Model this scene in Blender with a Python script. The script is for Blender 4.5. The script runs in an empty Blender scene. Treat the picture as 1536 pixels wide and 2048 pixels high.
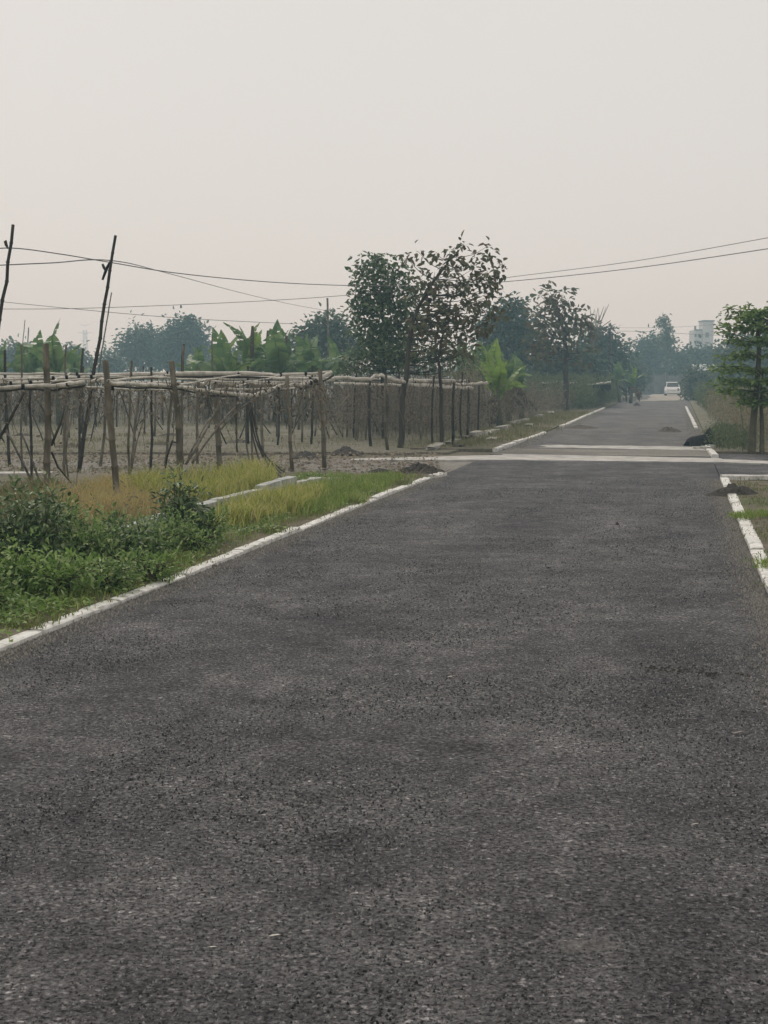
import bpy, math, random
import numpy as np
from mathutils import Vector, noise

random.seed(7)
rng = np.random.default_rng(7)
C = bpy.context.scene.collection
SC = bpy.context.scene

# ------------------------------------------------------------------ camera, light, exposure
F, CX, CY, HY, HCAM = 2800.0, 768.0, 1024.0, 758.0, 1.65
TH = math.atan((CY - HY) / F)
cam = bpy.data.cameras.new('camera')
cam.sensor_fit = 'HORIZONTAL'
cam.sensor_width = 36.0
cam.lens = 36.0 * F / 1536.0
cam.clip_start = 0.1
cam.clip_end = 5000
cam_o = bpy.data.objects.new('camera', cam)
cam_o.location = (0, 0, HCAM)
cam_o.rotation_euler = (math.pi / 2 - TH, 0, 0)
C.objects.link(cam_o)
SC.camera = cam_o

SUN_EL, SUN_AZ = math.radians(48), math.radians(-25)       # ahead of the camera, a little to the left
world = bpy.data.worlds.new('World')
SC.world = world
world.use_nodes = True
wn, wl = world.node_tree.nodes, world.node_tree.links
wn.clear()
w_out = wn.new('ShaderNodeOutputWorld')
w_bg = wn.new('ShaderNodeBackground')
w_sky = wn.new('ShaderNodeTexSky')
w_sky.sky_type = 'NISHITA'
w_sky.sun_disc = False
w_sky.sun_elevation = SUN_EL
w_sky.sun_rotation = SUN_AZ
w_sky.dust_density = 5.0
w_sky.air_density = 1.0
w_mix = wn.new('ShaderNodeMix')
w_mix.data_type = 'RGBA'
w_mix.inputs['Factor'].default_value = 0.92                  # an even haze veil over the clear sky
w_tc = wn.new('ShaderNodeTexCoord'); w_no = wn.new('ShaderNodeTexNoise'); w_no.inputs['Scale'].default_value = 1.6; w_no.inputs['Detail'].default_value = 3
w_rp = wn.new('ShaderNodeValToRGB')                          # thicker and thinner places in the veil
w_rp.color_ramp.elements[0].position = 0.3; w_rp.color_ramp.elements[0].color = (0.955, 0.955, 0.96, 1)
w_rp.color_ramp.elements[1].position = 0.7; w_rp.color_ramp.elements[1].color = (1, 1, 1, 1)
w_ml = wn.new('ShaderNodeMix'); w_ml.data_type = 'RGBA'; w_ml.blend_type = 'MULTIPLY'; w_ml.inputs['Factor'].default_value = 1
w_ml.inputs['A'].default_value = (7.72, 7.46, 7.14, 1)
wl.new(w_tc.outputs['Generated'], w_no.inputs['Vector']); wl.new(w_no.outputs['Fac'], w_rp.inputs['Fac'])
wl.new(w_rp.outputs['Color'], w_ml.inputs['B']); wl.new(w_ml.outputs['Result'], w_mix.inputs['B'])
wl.new(w_sky.outputs['Color'], w_mix.inputs['A'])
wl.new(w_mix.outputs['Result'], w_bg.inputs['Color'])
w_bg.inputs['Strength'].default_value = 0.1
wl.new(w_bg.outputs['Background'], w_out.inputs['Surface'])

sun = bpy.data.lights.new('sun', 'SUN')
sun.energy = 1.4
sun.angle = math.radians(14)
sun.color = (1.0, 0.96, 0.89)
sun_o = bpy.data.objects.new('sun', sun)
sdir = Vector((math.sin(SUN_AZ) * math.cos(SUN_EL), math.cos(SUN_AZ) * math.cos(SUN_EL), math.sin(SUN_EL)))
sun_o.rotation_euler = sdir.to_track_quat('Z', 'Y').to_euler()
sun_o.location = sdir * 60
C.objects.link(sun_o)

SC.view_settings.view_transform = 'Standard'
SC.view_settings.look = 'None'
SC.view_settings.exposure = 0.0
SC.view_settings.gamma = 1.0
SC.view_settings.use_curve_mapping = False
SC.render.engine = 'CYCLES'
SC.cycles.use_denoising = True
SC.cycles.max_bounces = 6
SC.cycles.diffuse_bounces = 3
SC.cycles.volume_bounces = 1
SC.cycles.caustics_reflective = False
SC.cycles.caustics_refractive = False
SC.cycles.sample_clamp_indirect = 4.0

# ------------------------------------------------------------------ places: from the photograph's pixels to metres
def ray(px, py):
    a, b = (px - CX) / F, (CY - py) / F
    return Vector((a, math.cos(TH) + math.sin(TH) * b, -math.sin(TH) + math.cos(TH) * b))
def G(px, py, z=0.0):                       # point of the ground seen at a pixel
    r = ray(px, py); k = (z - HCAM) / r.z
    return Vector((r.x * k, r.y * k, z))
def P(px, py, Y):                           # point seen at a pixel, Y metres ahead
    r = ray(px, py); k = Y / r.y
    return Vector((r.x * k, Y, HCAM + r.z * k))
ALPHA = math.atan((1358 - CX) / math.hypot(F, CY - HY))
DV = Vector((math.sin(ALPHA), math.cos(ALPHA), 0)); NV = Vector((math.cos(ALPHA), -math.sin(ALPHA), 0))
def R(s, t, z=0.0):                         # s metres along the road, t metres to its right
    v = DV * s + NV * t
    return Vector((v.x, v.y, z))
def st(v): return v.dot(DV), v.dot(NV)
def GY(Y, z=0): return HY + (HCAM - z) / Y * F    # pixel row of the ground at Y (roughly)

# ------------------------------------------------------------------ materials
def srgb(r, g, b):
    f = lambda c: (c / 255 / 12.92) if c / 255 <= 0.04045 else ((c / 255 + 0.055) / 1.055) ** 2.4
    return (f(r), f(g), f(b), 1)
def new_mat(name):
    m = bpy.data.materials.new(name); m.use_nodes = True
    n = m.node_tree.nodes; n.clear()
    return m, n, m.node_tree.links
def noise_node(n, l, scale, detail=4, rough=0.6, vec=None, coord='Object', sc=None):
    t = n.new('ShaderNodeTexNoise'); t.inputs['Scale'].default_value = scale
    t.inputs['Detail'].default_value = detail; t.inputs['Roughness'].default_value = rough
    if vec is None:
        tc = n.new('ShaderNodeTexCoord'); vec = tc.outputs[coord]
    if sc:
        mp = n.new('ShaderNodeMapping'); mp.inputs['Scale'].default_value = sc
        l.new(vec, mp.inputs['Vector']); vec = mp.outputs['Vector']
    l.new(vec, t.inputs['Vector'])
    return t
def ramp(n, l, fac, stops):
    r = n.new('ShaderNodeValToRGB'); e = r.color_ramp.elements
    while len(e) < len(stops): e.new(0.5)
    for el, (p, c) in zip(e, stops): el.position = p; el.color = c if len(c) == 4 else (*c, 1)
    l.new(fac, r.inputs['Fac'])
    return r
def mixc(n, l, fac, a, b, mode='MIX'):
    m = n.new('ShaderNodeMix'); m.data_type = 'RGBA'; m.blend_type = mode
    for sock, v in (('Factor', fac), ('A', a), ('B', b)):
        if hasattr(v, 'is_linked'): l.new(v, m.inputs[sock])
        elif sock == 'Factor': m.inputs[sock].default_value = v
        else: m.inputs[sock].default_value = v if len(v) == 4 else (*v, 1)
    return m.outputs['Result']
def finish(m, n, l, col, rough=0.8, spec=0.3, bump=None, bdist=0.01, bstr=0.6):
    o = n.new('ShaderNodeOutputMaterial'); p = n.new('ShaderNodeBsdfPrincipled')
    if hasattr(col, 'is_linked'): l.new(col, p.inputs['Base Color'])
    else: p.inputs['Base Color'].default_value = col if len(col) == 4 else (*col, 1)
    p.inputs['Roughness'].default_value = rough
    p.inputs['Specular IOR Level'].default_value = spec
    if bump is not None:
        b = n.new('ShaderNodeBump'); b.inputs['Distance'].default_value = bdist; b.inputs['Strength'].default_value = bstr
        l.new(bump, b.inputs['Height']); l.new(b.outputs['Normal'], p.inputs['Normal'])
    l.new(p.outputs['BSDF'], o.inputs['Surface'])
    return m
def mat_noise(name, c1, c2, scale=5, detail=5, rough=0.85, sc=None, bump=0.004, coord='Object', c3=None, spec=0.25):
    m, n, l = new_mat(name)
    t = noise_node(n, l, scale, detail, 0.65, sc=sc, coord=coord)
    stops = [(0.32, c1), (0.68, c2)] if c3 is None else [(0.28, c1), (0.5, c2), (0.72, c3)]
    r = ramp(n, l, t.outputs['Fac'], stops)
    return finish(m, n, l, r.outputs['Color'], rough, spec, t.outputs['Fac'], bump)
def mat_leaf(name, cols, trans=0.35, rough=0.55, spec=0.3):
    """Leaf: every leaf (mesh island or object) takes its own tone out of `cols`."""
    m, n, l = new_mat(name)
    g = n.new('ShaderNodeNewGeometry'); oi = n.new('ShaderNodeObjectInfo')
    a = n.new('ShaderNodeMath'); a.operation = 'ADD'
    l.new(g.outputs['Random Per Island'], a.inputs[0]); l.new(oi.outputs['Random'], a.inputs[1])
    f = n.new('ShaderNodeMath'); f.operation = 'FRACT'; l.new(a.outputs[0], f.inputs[0])
    k = len(cols)
    r = ramp(n, l, f.outputs[0], [(i / max(1, k - 1), c) for i, c in enumerate(cols)])
    p = n.new('ShaderNodeBsdfPrincipled'); tr = n.new('ShaderNodeBsdfTranslucent'); mx = n.new('ShaderNodeMixShader')
    o = n.new('ShaderNodeOutputMaterial')
    l.new(r.outputs['Color'], p.inputs['Base Color']); l.new(r.outputs['Color'], tr.inputs['Color'])
    p.inputs['Roughness'].default_value = rough; p.inputs['Specular IOR Level'].default_value = spec
    mx.inputs['Fac'].default_value = trans
    l.new(p.outputs['BSDF'], mx.inputs[1]); l.new(tr.outputs['BSDF'], mx.inputs[2]); l.new(mx.outputs['Shader'], o.inputs['Surface'])
    return m

def mat_asphalt(name='asphalt', dusty=0.0):
    m, n, l = new_mat(name)
    tc = n.new('ShaderNodeTexCoord'); V = tc.outputs['Object']
    rot = n.new('ShaderNodeMapping'); rot.inputs['Rotation'].default_value = (0, 0, ALPHA)       # along the road
    l.new(V, rot.inputs['Vector'])
    big = noise_node(n, l, 0.9, 6, 0.68, V)                         # worn and tarry patches
    mid = noise_node(n, l, 4.0, 8, 0.78, V)
    track = noise_node(n, l, 1.0, 3, 0.55, rot.outputs['Vector'], sc=(1.5, 0.05, 1))   # wheel-worn lanes
    grit = noise_node(n, l, 54, 5, 0.76, V)
    fine = noise_node(n, l, 190, 2, 0.7, V)
    vor = n.new('ShaderNodeTexVoronoi'); vor.inputs['Scale'].default_value = 75; l.new(V, vor.inputs['Vector'])
    base = ramp(n, l, big.outputs['Fac'], [(0.32, (0.060, 0.058, 0.061)), (0.5, (0.102, 0.099, 0.101)), (0.68, (0.155, 0.150, 0.149))])
    m2 = ramp(n, l, mid.outputs['Fac'], [(0.33, (0.45, 0.45, 0.46)), (0.48, (0.95, 0.95, 0.95)), (0.66, (1.4, 1.39, 1.38))])
    c = mixc(n, l, 0.9, base.outputs['Color'], m2.outputs['Color'], 'MULTIPLY')
    tk = ramp(n, l, track.outputs['Fac'], [(0.35, (0.86, 0.86, 0.87)), (0.65, (1.16, 1.155, 1.15))])
    c = mixc(n, l, 1.0, c, tk.outputs['Color'], 'MULTIPLY')
    gr = ramp(n, l, grit.outputs['Fac'], [(0.39, (0.04, 0.04, 0.05)), (0.47, (0.8, 0.8, 0.8)), (0.58, (1.35, 1.35, 1.35)), (0.69, (2.7, 2.7, 2.65))])
    c = mixc(n, l, 1.0, c, gr.outputs['Color'], 'MULTIPLY')
    stn = n.new('ShaderNodeSeparateColor'); l.new(vor.outputs['Color'], stn.inputs['Color'])
    sr = ramp(n, l, stn.outputs['Red'], [(0.0, (0.55, 0.55, 0.57)), (0.7, (1.05, 1.05, 1.05)), (0.93, (1.25, 1.25, 1.24)), (0.985, (2.6, 2.55, 2.5))])
    c = mixc(n, l, 0.8, c, sr.outputs['Color'], 'MULTIPLY')
    dust = noise_node(n, l, 0.8, 6, 0.7, V, sc=(1, 0.5, 1))       # pale dust worn into low places
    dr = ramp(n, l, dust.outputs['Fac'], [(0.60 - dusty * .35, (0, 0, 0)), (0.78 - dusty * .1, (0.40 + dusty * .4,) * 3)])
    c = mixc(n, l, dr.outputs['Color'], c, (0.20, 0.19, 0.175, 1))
    ad = n.new('ShaderNodeMath'); ad.operation = 'ADD'
    l.new(grit.outputs['Fac'], ad.inputs[0]); l.new(fine.outputs['Fac'], ad.inputs[1])
    return finish(m, n, l, c, 0.92, 0.22, ad.outputs[0], 0.010, 0.9)

def mat_ground(name, dirt1, dirt2, green, amount, scale=1.2):
    m, n, l = new_mat(name)
    tc = n.new('ShaderNodeTexCoord'); V = tc.outputs['Object']
    a = noise_node(n, l, scale, 6, 0.7, V); b = noise_node(n, l, 14, 5, 0.7, V); g = noise_node(n, l, 0.7, 5, 0.7, V)
    c = ramp(n, l, a.outputs['Fac'], [(0.3, dirt1), (0.7, dirt2)])
    m2 = ramp(n, l, b.outputs['Fac'], [(0.3, (0.55, 0.55, 0.56)), (0.6, (1.1, 1.1, 1.08)), (0.75, (1.4, 1.38, 1.3))])
    cc = mixc(n, l, 0.9, c.outputs['Color'], m2.outputs['Color'], 'MULTIPLY')
    gf = ramp(n, l, g.outputs['Fac'], [(0.62 - amount * 0.3, (0, 0, 0)), (0.74 - amount * 0.3, (1, 1, 1))])
    gm = mixc(n, l, gf.outputs['Color'], cc, green)
    return finish(m, n, l, gm, 0.95, 0.1, b.outputs['Fac'], 0.03, 0.8)

M = {}
M['asphalt'] = mat_asphalt()
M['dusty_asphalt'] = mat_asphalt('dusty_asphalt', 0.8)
M['ground'] = mat_ground('field_soil', (0.15, 0.135, 0.10), (0.25, 0.225, 0.175), (0.11, 0.12, 0.06, 1), 0.25)
M['plot'] = mat_ground('plot_soil', (0.15, 0.138, 0.105), (0.25, 0.232, 0.185), (0.13, 0.13, 0.075, 1), 0.35)
M['verge'] = mat_ground('verge_soil', (0.12, 0.105, 0.078), (0.21, 0.185, 0.14), (0.085, 0.115, 0.04, 1), 0.3, 2.5)
M['side_road'] = mat_ground('side_road_dust', (0.19, 0.178, 0.16), (0.30, 0.28, 0.25), (0.11, 0.12, 0.07, 1), 0.05)
M['white_paint'] = mat_noise('worn_white_paint', (0.26, 0.245, 0.21), (0.66, 0.65, 0.61), 11, 8, 0.7, bump=0.006, c3=(0.8, 0.79, 0.76))
M['pale_concrete'] = mat_noise('pale_concrete', (0.24, 0.23, 0.21), (0.44, 0.425, 0.395), 2.6, 9, 0.9, bump=0.006, c3=(0.60, 0.585, 0.55))
M['drain_wall'] = mat_noise('weathered_plaster', (0.20, 0.21, 0.20), (0.42, 0.43, 0.41), 6, 6, 0.9, c3=(0.66, 0.66, 0.62))
M['bamboo_grey'] = mat_noise('weathered_bamboo', (0.05, 0.043, 0.030), (0.125, 0.108, 0.078), 9, 7, 0.75, sc=(1, 1, 0.3), c3=(0.23, 0.21, 0.165))
M['bamboo_dark'] = mat_noise('dark_bamboo', (0.018, 0.016, 0.012), (0.055, 0.047, 0.035), 7, 4, 0.8, sc=(1, 1, 0.25))
M['bamboo_pale'] = mat_noise('bleached_bamboo', (0.22, 0.20, 0.17), (0.52, 0.49, 0.43), 6, 7, 0.75, c3=(0.74, 0.71, 0.65))
M['twig'] = mat_leaf('dry_twig', [(0.076, 0.063, 0.046, 1), (0.153, 0.128, 0.095, 1), (0.272, 0.230, 0.170, 1)], 0.1, 0.9, 0.1)
M['bark'] = mat_noise('bark', (0.028, 0.024, 0.019), (0.085, 0.073, 0.058), 9, 5, 0.9, sc=(1, 1, 0.3))
M['bark_green'] = mat_noise('young_bark', (0.05, 0.048, 0.028), (0.13, 0.115, 0.07), 9, 5, 0.9, sc=(1, 1, 0.3))
M['leaf_dense'] = mat_leaf('dull_green_leaf', [(0.057, 0.098, 0.046, 1), (0.103, 0.155, 0.075, 1), (0.172, 0.230, 0.115, 1)], 0.3)
M['leaf_teak'] = mat_leaf('brown_green_leaf', [(0.07, 0.08, 0.038, 1), (0.11, 0.12, 0.055, 1), (0.16, 0.155, 0.08, 1), (0.13, 0.085, 0.05, 1)], 0.22)
M['leaf_far'] = mat_leaf('far_green_leaf', [(0.038, 0.074, 0.049, 1), (0.061, 0.108, 0.068, 1), (0.095, 0.149, 0.092, 1)], 0.3)
M['leaf_pale'] = mat_leaf('grey_green_leaf', [(0.062, 0.106, 0.069, 1), (0.100, 0.150, 0.100, 1), (0.138, 0.188, 0.125, 1)], 0.3)
M['leaf_sapling'] = mat_leaf('fresh_green_leaf', [(0.07, 0.125, 0.03, 1), (0.15, 0.24, 0.055, 1), (0.26, 0.36, 0.10, 1)], 0.4)
M['leaf_shrub'] = mat_leaf('dark_shrub_leaf', [(0.035, 0.065, 0.028, 1), (0.075, 0.13, 0.05, 1), (0.13, 0.20, 0.075, 1), (0.30, 0.36, 0.20, 1)], 0.25, 0.45, 0.4)
M['leaf_mid'] = mat_leaf('mid_green_leaf', [(0.06, 0.115, 0.036, 1), (0.14, 0.24, 0.07, 1), (0.24, 0.35, 0.11, 1), (0.40, 0.45, 0.22, 1)], 0.35, 0.5)
M['leaf_creeper'] = mat_leaf('light_creeper_leaf', [(0.08, 0.16, 0.035, 1), (0.16, 0.28, 0.06, 1), (0.26, 0.38, 0.11, 1), (0.40, 0.50, 0.22, 1)], 0.4, 0.5)
M['banana_leaf'] = mat_leaf('banana_leaf', [(0.07, 0.14, 0.055, 1), (0.12, 0.21, 0.07, 1), (0.19, 0.28, 0.10, 1)], 0.4, 0.45)
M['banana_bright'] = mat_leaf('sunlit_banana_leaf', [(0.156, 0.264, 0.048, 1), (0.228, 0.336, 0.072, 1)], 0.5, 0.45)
M['banana_dead'] = mat_leaf('dead_banana_leaf', [(0.07, 0.055, 0.035, 1), (0.12, 0.09, 0.055, 1)], 0.2, 0.9)
M['banana_stem'] = mat_noise('banana_stem', (0.06, 0.07, 0.035), (0.13, 0.13, 0.07), 5, 4, 0.7, sc=(1, 1, 0.3))
M['grass_green'] = mat_leaf('green_grass', [(0.117, 0.195, 0.039, 1), (0.195, 0.299, 0.058, 1), (0.286, 0.364, 0.104, 1), (0.364, 0.351, 0.169, 1)], 0.4, 0.7, 0.15)
M['grass_lime'] = mat_leaf('yellow_green_grass', [(0.18, 0.22, 0.06, 1), (0.34, 0.38, 0.09, 1), (0.48, 0.48, 0.14, 1), (0.56, 0.50, 0.26, 1)], 0.45, 0.7, 0.15)
M['grass_straw'] = mat_leaf('straw_grass', [(0.300, 0.237, 0.106, 1), (0.450, 0.362, 0.163, 1), (0.550, 0.450, 0.225, 1), (0.325, 0.325, 0.112, 1)], 0.4, 0.8, 0.1)
M['grass_verge'] = mat_leaf('verge_grass', [(0.10, 0.125, 0.04, 1), (0.16, 0.185, 0.065, 1), (0.22, 0.22, 0.10, 1)], 0.35, 0.8, 0.1)
M['grass_olive'] = mat_leaf('olive_grass', [(0.131, 0.140, 0.056, 1), (0.201, 0.201, 0.088, 1), (0.280, 0.254, 0.131, 1)], 0.35, 0.8, 0.1)
M['dry_weed'] = mat_leaf('dry_weed', [(0.09, 0.075, 0.058, 1), (0.19, 0.158, 0.125, 1), (0.29, 0.25, 0.20, 1), (0.17, 0.165, 0.10, 1)], 0.3, 0.9, 0.1)
M['dry_weed_pale'] = mat_leaf('pale_dry_weed', [(0.169, 0.150, 0.098, 1), (0.260, 0.234, 0.156, 1), (0.338, 0.299, 0.208, 1), (0.143, 0.156, 0.078, 1)], 0.35, 0.9, 0.1)
M['green_weed'] = mat_leaf('green_weed', [(0.075, 0.112, 0.053, 1), (0.128, 0.165, 0.083, 1), (0.180, 0.188, 0.112, 1)], 0.35, 0.8, 0.1)
M['soil_dark'] = mat_noise('dark_soil', (0.018, 0.015, 0.012), (0.065, 0.056, 0.046), 22, 6, 0.95, bump=0.03)
M['soil_brown'] = mat_noise('brown_soil', (0.055, 0.045, 0.036), (0.12, 0.10, 0.08), 10, 6, 0.95, bump=0.03)
M['sand'] = mat_noise('pale_sand', (0.26, 0.235, 0.20), (0.42, 0.39, 0.34), 1.5, 6, 0.95)
M['black_sheet'] = mat_noise('black_plastic', (0.006, 0.006, 0.007), (0.02, 0.02, 0.022), 8, 3, 0.9, spec=0.08)
M['wire'] = mat_noise('wire', (0.12, 0.12, 0.12), (0.18, 0.18, 0.18), 3, 2, 0.6)
M['car_paint'] = mat_noise('white_car_paint', (0.70, 0.70, 0.70), (0.78, 0.78, 0.78), 2, 2, 0.3, bump=0.0, spec=0.5)
M['glass'] = mat_noise('dark_glass', (0.02, 0.024, 0.027), (0.04, 0.045, 0.05), 2, 2, 0.12, bump=0.0, spec=0.6)
M['rubber'] = mat_noise('tyre_rubber', (0.015, 0.015, 0.015), (0.03, 0.03, 0.03), 9, 2, 0.9)
M['lamp'] = mat_noise('headlight', (0.5, 0.5, 0.5), (0.7, 0.7, 0.7), 4, 2, 0.2, bump=0.0, spec=0.6)
M['steel'] = mat_noise('galvanised_steel', (0.22, 0.23, 0.24), (0.32, 0.33, 0.34), 3, 2, 0.5)
M['far_wall'] = mat_noise('grey_plaster', (0.14, 0.15, 0.155), (0.22, 0.23, 0.235), 1.2, 5, 0.9)
M['building_wall'] = mat_noise('pale_building_plaster', (0.42, 0.43, 0.43), (0.54, 0.55, 0.55), 0.6, 5, 0.9)
M['concrete_dark'] = mat_noise('dark_concrete', (0.10, 0.10, 0.10), (0.18, 0.18, 0.175), 1.5, 5, 0.9)
M['tin'] = mat_noise('tin_roof', (0.30, 0.32, 0.33), (0.46, 0.48, 0.49), 1.0, 4, 0.5)
M['tin_dark'] = mat_noise('rusty_tin', (0.09, 0.085, 0.08), (0.17, 0.16, 0.15), 1.4, 4, 0.8)
M['net'] = mat_noise('dark_shade_net', (0.02, 0.024, 0.028), (0.05, 0.055, 0.06), 3, 4, 0.95)
M['litter'] = mat_noise('pale_litter', (0.3, 0.28, 0.23), (0.6, 0.58, 0.52), 18, 3, 0.8)
M['stone'] = mat_noise('pale_rubble', (0.14, 0.13, 0.105), (0.32, 0.305, 0.265), 5, 6, 0.9, c3=(0.52, 0.50, 0.45))

# ------------------------------------------------------------------ mesh helpers
class MB:
    def __init__(s): s.v, s.f = [], []
    def tube(s, pts, rad, sides=6, caps=True):
        pts = [Vector(p) for p in pts]; k0 = len(s.v); n = len(pts)
        if not hasattr(rad, '__len__'): rad = [rad] * n
        side = None
        for i, p in enumerate(pts):
            d = (pts[min(i + 1, n - 1)] - pts[max(i - 1, 0)])
            d = d.normalized() if d.length > 1e-9 else Vector((0, 0, 1))
            if side is None: side = d.cross(Vector((0.31, 0.87, 0.11))).normalized()
            side = (side - d * side.dot(d)).normalized()
            up = d.cross(side)
            for j in range(sides):
                a = 2 * math.pi * j / sides
                s.v.append(p + (side * math.cos(a) + up * math.sin(a)) * rad[i])
        for i in range(n - 1):
            for j in range(sides):
                a, b = k0 + i * sides + j, k0 + i * sides + (j + 1) % sides
                s.f.append((a, b, b + sides, a + sides))
        if caps:
            s.f.append(tuple(range(k0 + sides - 1, k0 - 1, -1)))
            s.f.append(tuple(range(k0 + (n - 1) * sides, k0 + n * sides)))
        return s
    def box(s, lo, hi, tf=None):
        k = len(s.v)
        for z in (lo[2], hi[2]):
            for x, y in ((lo[0], lo[1]), (hi[0], lo[1]), (hi[0], hi[1]), (lo[0], hi[1])):
                p = Vector((x, y, z)); s.v.append(tf(p) if tf else p)
        for q in ((3, 2, 1, 0), (4, 5, 6, 7), (0, 1, 5, 4), (1, 2, 6, 5), (2, 3, 7, 6), (3, 0, 4, 7)):
            s.f.append(tuple(k + i for i in q))
        return s
    def poly(s, pts):
        k = len(s.v); s.v += [Vector(p) for p in pts]; s.f.append(tuple(range(k, k + len(pts)))); return s
    def mesh(s, name, mat, smooth=False):
        me = bpy.data.meshes.new(name); me.from_pydata([tuple(v) for v in s.v], [], s.f); me.update()
        if smooth: me.polygons.foreach_set('use_smooth', [True] * len(me.polygons))
        me.materials.append(mat)
        return me
    def build(s, name, mat, parent=None, smooth=False, loc=None):
        return link(name, s.mesh(name, mat, smooth), parent, loc)
def link(name, data, parent=None, loc=None):
    o = bpy.data.objects.new(name, data); C.objects.link(o)
    if loc is not None: o.location = loc
    if parent is not None:
        o.parent = parent
        if loc is None:                                     # geometry given in world metres
            w = parent
            off = Vector((0, 0, 0))
            while w is not None: off += Vector(w.location); w = w.parent
            o.location = -off
    return o
def np_mesh(name, verts, faces, mat, parent=None, smooth=False):
    """verts (n,3); faces: list of int arrays (m,k)"""
    me = bpy.data.meshes.new(name)
    loops = np.concatenate([f.ravel() for f in faces]).astype(np.int32)
    tot = np.concatenate([np.full(len(f), f.shape[1]) for f in faces]).astype(np.int32)
    start = np.concatenate([[0], np.cumsum(tot)[:-1]]).astype(np.int32)
    me.vertices.add(len(verts)); me.vertices.foreach_set('co', np.asarray(verts, dtype=np.float32).ravel())
    me.loops.add(len(loops)); me.loops.foreach_set('vertex_index', loops)
    me.polygons.add(len(tot)); me.polygons.foreach_set('loop_start', start); me.polygons.foreach_set('loop_total', tot)
    me.update(calc_edges=True); me.validate()
    if smooth: me.polygons.foreach_set('use_smooth', [True] * len(me.polygons))
    me.materials.append(mat)
    return link(name, me, parent)
def tag(o, label=None, cat=None, group=None, kind=None):
    if label: o['label'] = label
    if cat: o['category'] = cat
    if group: o['group'] = group
    if kind: o['kind'] = kind
    return o
def thing(name, label, cat, loc, group=None):
    o = bpy.data.objects.new(name, None); o.empty_display_size = 0.2; C.objects.link(o); o.location = loc
    return tag(o, label, cat, group)
def copy_tree(o, parent=None):
    c = o.copy(); C.objects.link(c); c.parent = parent
    for ch in list(o.children): copy_tree(ch, c)
    return c
def unit(a): return a / np.maximum(np.linalg.norm(a, axis=-1, keepdims=True), 1e-9)
def leaf_arrays(pos, d, nrm, ln, wd, fold=0.18, droop=0.15):
    """n folded leaves -> verts, quads (two quads per leaf)"""
    n = len(pos); d = unit(d); side = unit(np.cross(d, nrm)); up = np.cross(side, d)
    ln = np.broadcast_to(ln, (n,))[:, None]; wd = np.broadcast_to(wd, (n,))[:, None]
    V = np.empty((n, 6, 3))
    V[:, 0] = pos
    V[:, 1] = pos + d * ln * 0.32 + side * wd * 0.5 + up * wd * fold
    V[:, 2] = pos + d * ln * 0.70 + side * wd * 0.36 + up * (wd * fold - ln * droop * 0.5)
    V[:, 3] = pos + d * ln - up * ln * droop
    V[:, 4] = pos + d * ln * 0.70 - side * wd * 0.36 + up * (wd * fold - ln * droop * 0.5)
    V[:, 5] = pos + d * ln * 0.32 - side * wd * 0.5 + up * wd * fold
    k = np.arange(n)[:, None] * 6
    Q = np.concatenate([k + np.array([[0, 1, 2, 3]]), k + np.array([[0, 3, 4, 5]])])
    return V.reshape(-1, 3), Q
def blade_arrays(pos, h, w, lean, az=None):
    """n grass blades -> verts, quads, tris"""
    n = len(pos)
    az = rng.uniform(0, 2 * np.pi, n) if az is None else az
    d = np.stack([np.cos(az), np.sin(az), np.zeros(n)], 1)
    fa = rng.uniform(0, 2 * np.pi, n); side = np.stack([np.cos(fa), np.sin(fa), np.zeros(n)], 1)
    h = np.broadcast_to(h, (n,))[:, None]; w = np.broadcast_to(w, (n,))[:, None]; lean = np.broadcast_to(lean, (n,))[:, None]
    up = np.array([[0, 0, 1.0]])
    V = np.empty((n, 5, 3))
    V[:, 0] = pos - side * w * .5; V[:, 1] = pos + side * w * .5
    mid = pos + up * h * 0.55 + d * h * lean * 0.3
    V[:, 2] = mid + side * w * .4; V[:, 3] = mid - side * w * .4
    V[:, 4] = pos + up * h * (1 - 0.35 * lean) + d * h * lean
    k = np.arange(n)[:, None] * 5
    return V.reshape(-1, 3), k + np.array([[0, 1, 2, 3]]), k + np.array([[3, 2, 4]])
def rnd_dirs(n, flat=1.0):
    v = rng.normal(size=(n, 3)); v[:, 2] *= flat
    return unit(v)
def smooth_path(pts, k=4):
    pts = [Vector(p) for p in pts]
    if len(pts) < 3: 
        return [pts[0].lerp(pts[-1], i / k) for i in range(k + 1)]
    out = []
    q = [pts[0] * 2 - pts[1]] + pts + [pts[-1] * 2 - pts[-2]]
    for i in range(1, len(q) - 2):
        p0, p1, p2, p3 = q[i - 1:i + 3]
        for j in range(k):
            t = j / k
            out.append(0.5 * ((2 * p1) + (p2 - p0) * t + (2 * p0 - 5 * p1 + 4 * p2 - p3) * t * t + (3 * p1 - p0 - 3 * p2 + p3) * t ** 3))
    out.append(pts[-1])
    return out

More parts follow.
